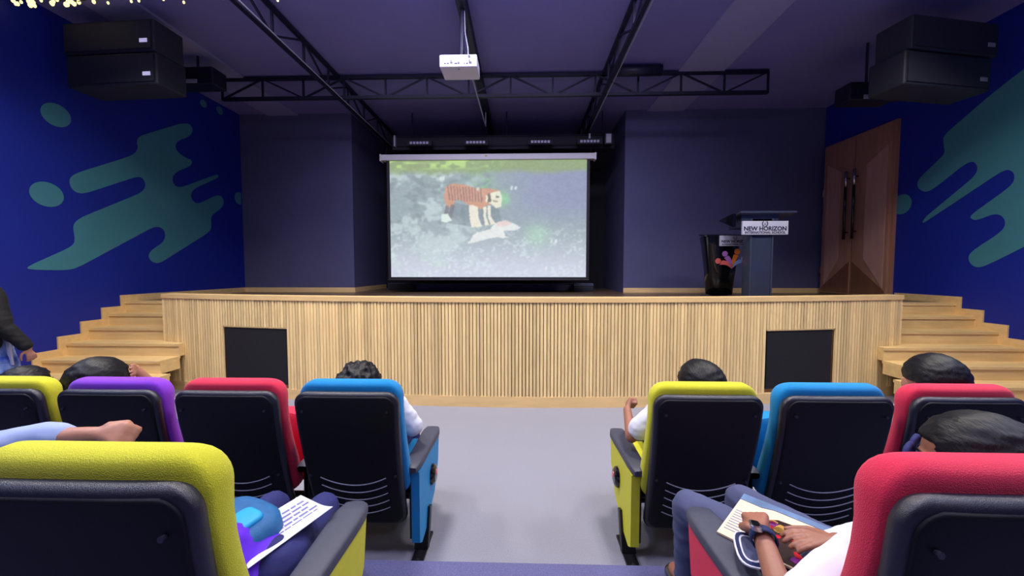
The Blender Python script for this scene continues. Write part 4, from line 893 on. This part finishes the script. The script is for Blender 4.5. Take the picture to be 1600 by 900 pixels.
for k in range(9):
    y = 0.02 - k * 0.013; sheet('print_line', 'paper_print', [(-0.122, y), (-0.075 - 0.002 * (k % 3), y), (-0.075, y + 0.0025), (-0.122, y + 0.0025)], 0.0064, 0.0005, t)
t = thing('brochure', 'white rimmed dark leaflet held under the wrist watch hand', 'leaflet', (0.600, 0.962, 0.722)); t.rotation_euler = (R(4), 0, R(-20))
loopp = sq(0, 0, 0.034, 0.062, 3, 22)
sheet('rim', 'paper', loopp, 0, 0.004, t); sheet('dark_inset', 'bag_navy', [(a * .88, b * .93) for a, b in loopp], 0.0042, 0.001, t); sheet('white_band', 'paper', [(a * .62, b * .75) for a, b in loopp], 0.0054, 0.0006, t); sheet('dark_centre', 'cloth_slate', [(a * .5, b * .66) for a, b in loopp], 0.0062, 0.0006, t)
# watch
t = thing('wrist_watch', 'dark wrist watch with silver face on the fist holding the magazine', 'watch', (0.618, 0.935, 0.773)); t.rotation_euler = (0, 0, R(-18))
bm = bmesh.new(); pts = [(a, 0, b) for a, b in sq(0, 0, 0.0285, 0.0285, 2, 24)]
rings = []
for a, b in sq(0, 0, 1, 1, 2, 24): rings.append([(a * 0.0265, -0.011, b * 0.0265), (a * 0.0265, 0.011, b * 0.0265), (a * 0.0305, 0.011, b * 0.0305), (a * 0.0305, -0.011, b * 0.0305)])
vv = [[bm.verts.new(p) for p in r] for r in rings]
for i in range(24):
    A, Bq = vv[i], vv[(i + 1) % 24]
    for k in range(4): bm.faces.new((A[k], A[(k + 1) % 4], Bq[(k + 1) % 4], Bq[k]))
obj('strap', bm, 'bag_navy', t, True)
bm = bmesh.new(); loft(bm, [[(-0.018 + x * 0.8 - (z - 0.03) * 0.4, y, z) for x, y in sq(0, 0, a, a * 0.85, 3, 20)] for z, a in ((0.024, .017), (0.035, .017), (0.037, .015))]); c_ = obj('case', bm, 'metal_chrome', t)
bm = bmesh.new(); loft(bm, [[(-0.019 + x * 0.8, y, z) for x, y in sq(0, 0, 0.011, 0.010, 4, 16)] for z in (0.0365, 0.0385)]); obj('dial', bm, 'gloss_black', c_)

# ------------------------------------------------------------------ bag and paper on the left lap
t = thing('sling_bag', 'blue pouch bag with cyan pocket on the navy trousered lap', 'bag', (-0.85, 1.05, 0.655)); t.rotation_euler = (R(10), R(-4), R(-28))
bm = bmesh.new(); loft(bm, [[(x, y, z) for x, y in sq(0, 0, a, b_, 3, 30)] for z, a, b_ in ((0, .13, .09), (.012, .14, .098), (.05, .14, .098), (.066, .125, .085), (.072, .10, .065))]); smooth_angle(obj('pouch', bm, 'bag_blue', t), 60)
bm = bmesh.new(); loft(bm, [[(x, y, z) for x, y in sq(.055, 0.0, a, b_, 4, 24)] for z, a, b_ in ((.068, .05, .05), (.082, .047, .046), (.085, .04, .04))]); pk = obj('front_pocket', bm, 'bag_cyan', t, True)
bm = bmesh.new(); tube(bm, [(0.06, -0.047, .08), (0.1, -0.04, .08)], .004, 6); obj('gold_trim', bm, 'piping_gold', pk)
bm = bmesh.new(); tube(bm, [(-0.13, -0.06, .05), (-.05, -0.09, .056), (0.03, -0.096, .056), (0.1, -0.08, .05)], .005, 6); obj('zip', bm, 'bag_navy', t)
bm = bmesh.new(); tube(bm, [(-.14, 0.02, .06), (-.04, 0.0, .078), (0.0, -0.03, .076), (0.03, -0.07, .066)], .006, 6); obj('seam', bm, 'bag_navy', t)
for i, (x, y) in enumerate(((0.045, -0.088), (0.075, -0.10))):
    bm = bmesh.new(); 
    for k in range(2):
        pts = [(x - 0.008 * k + a, y - 0.014 * k + b, .066 - 0.004 * k) for a, b in sq(0, 0, .006, .009, 2, 10)]; pts.append(pts[0]); tube(bm, pts, .0022, 5, False)
    obj('zip_pull', bm, 'metal_chrome', t)
t = thing('printed_sheet', 'curled white printed sheet lying beside the blue bag', 'paper', (-0.732, 1.045, 0.688)); t.scale = (1.25, 1.15, 1); t.rotation_euler = (R(5), R(-3), R(-30))
bm = bmesh.new(); nx_, ny_ = 12, 14; g = [[None] * (ny_ + 1) for _ in range(nx_ + 1)]; g2 = [[None] * (ny_ + 1) for _ in range(nx_ + 1)]
def curl_(x, y): return 0.018 * (x / 0.07) ** 2 * (0.5 + y * 3) if x > 0 else 0.0
for i in range(nx_ + 1):
    for j in range(ny_ + 1):
        x = -0.08 + 0.15 * i / nx_; y = -0.115 + 0.23 * j / ny_
        g[i][j] = bm.verts.new((x, y, curl_(x, y))); g2[i][j] = bm.verts.new((x, y, curl_(x, y) - 0.0012))
for i in range(nx_):
    for j in range(ny_):
        bm.faces.new((g[i][j], g[i + 1][j], g[i + 1][j + 1], g[i][j + 1])); bm.faces.new((g2[i][j + 1], g2[i + 1][j + 1], g2[i + 1][j], g2[i][j]))
obj('sheet', bm, 'paper', t, True)
rs = random.Random(2)
for k in range(5):
    bm = bmesh.new(); x = -0.05 + k * 0.018
    y0 = -0.09
    while y0 < 0.09:
        w = rs.uniform(0.008, 0.025); ww = 0.007 if k != 4 else 0.004
        prism(bm, [(x, y0), (x + ww, y0), (x + ww, y0 + w), (x, y0 + w)], lambda u, v, q: (u, v, curl_(u, v) + 0.0006 + q), 0.0006); y0 += w + 0.004
    obj('print_line', bm, 'paper_print', t)
# phone held up by neighbour
t = thing('dark_pouch', 'dark navy pointed pouch in front of the pale blue sleeve', 'pouch', (-1.31, 0.80, 0.985)); t.rotation_euler = (0, R(25), 0)
B('body', 'bag_navy', -0.045, 0.045, -0.015, 0.015, -0.04, 0.075, t, 0.01); B('flap', 'cloth_navy', -0.046, 0.046, -0.019, -0.012, 0.02, 0.073, t, 0.004)
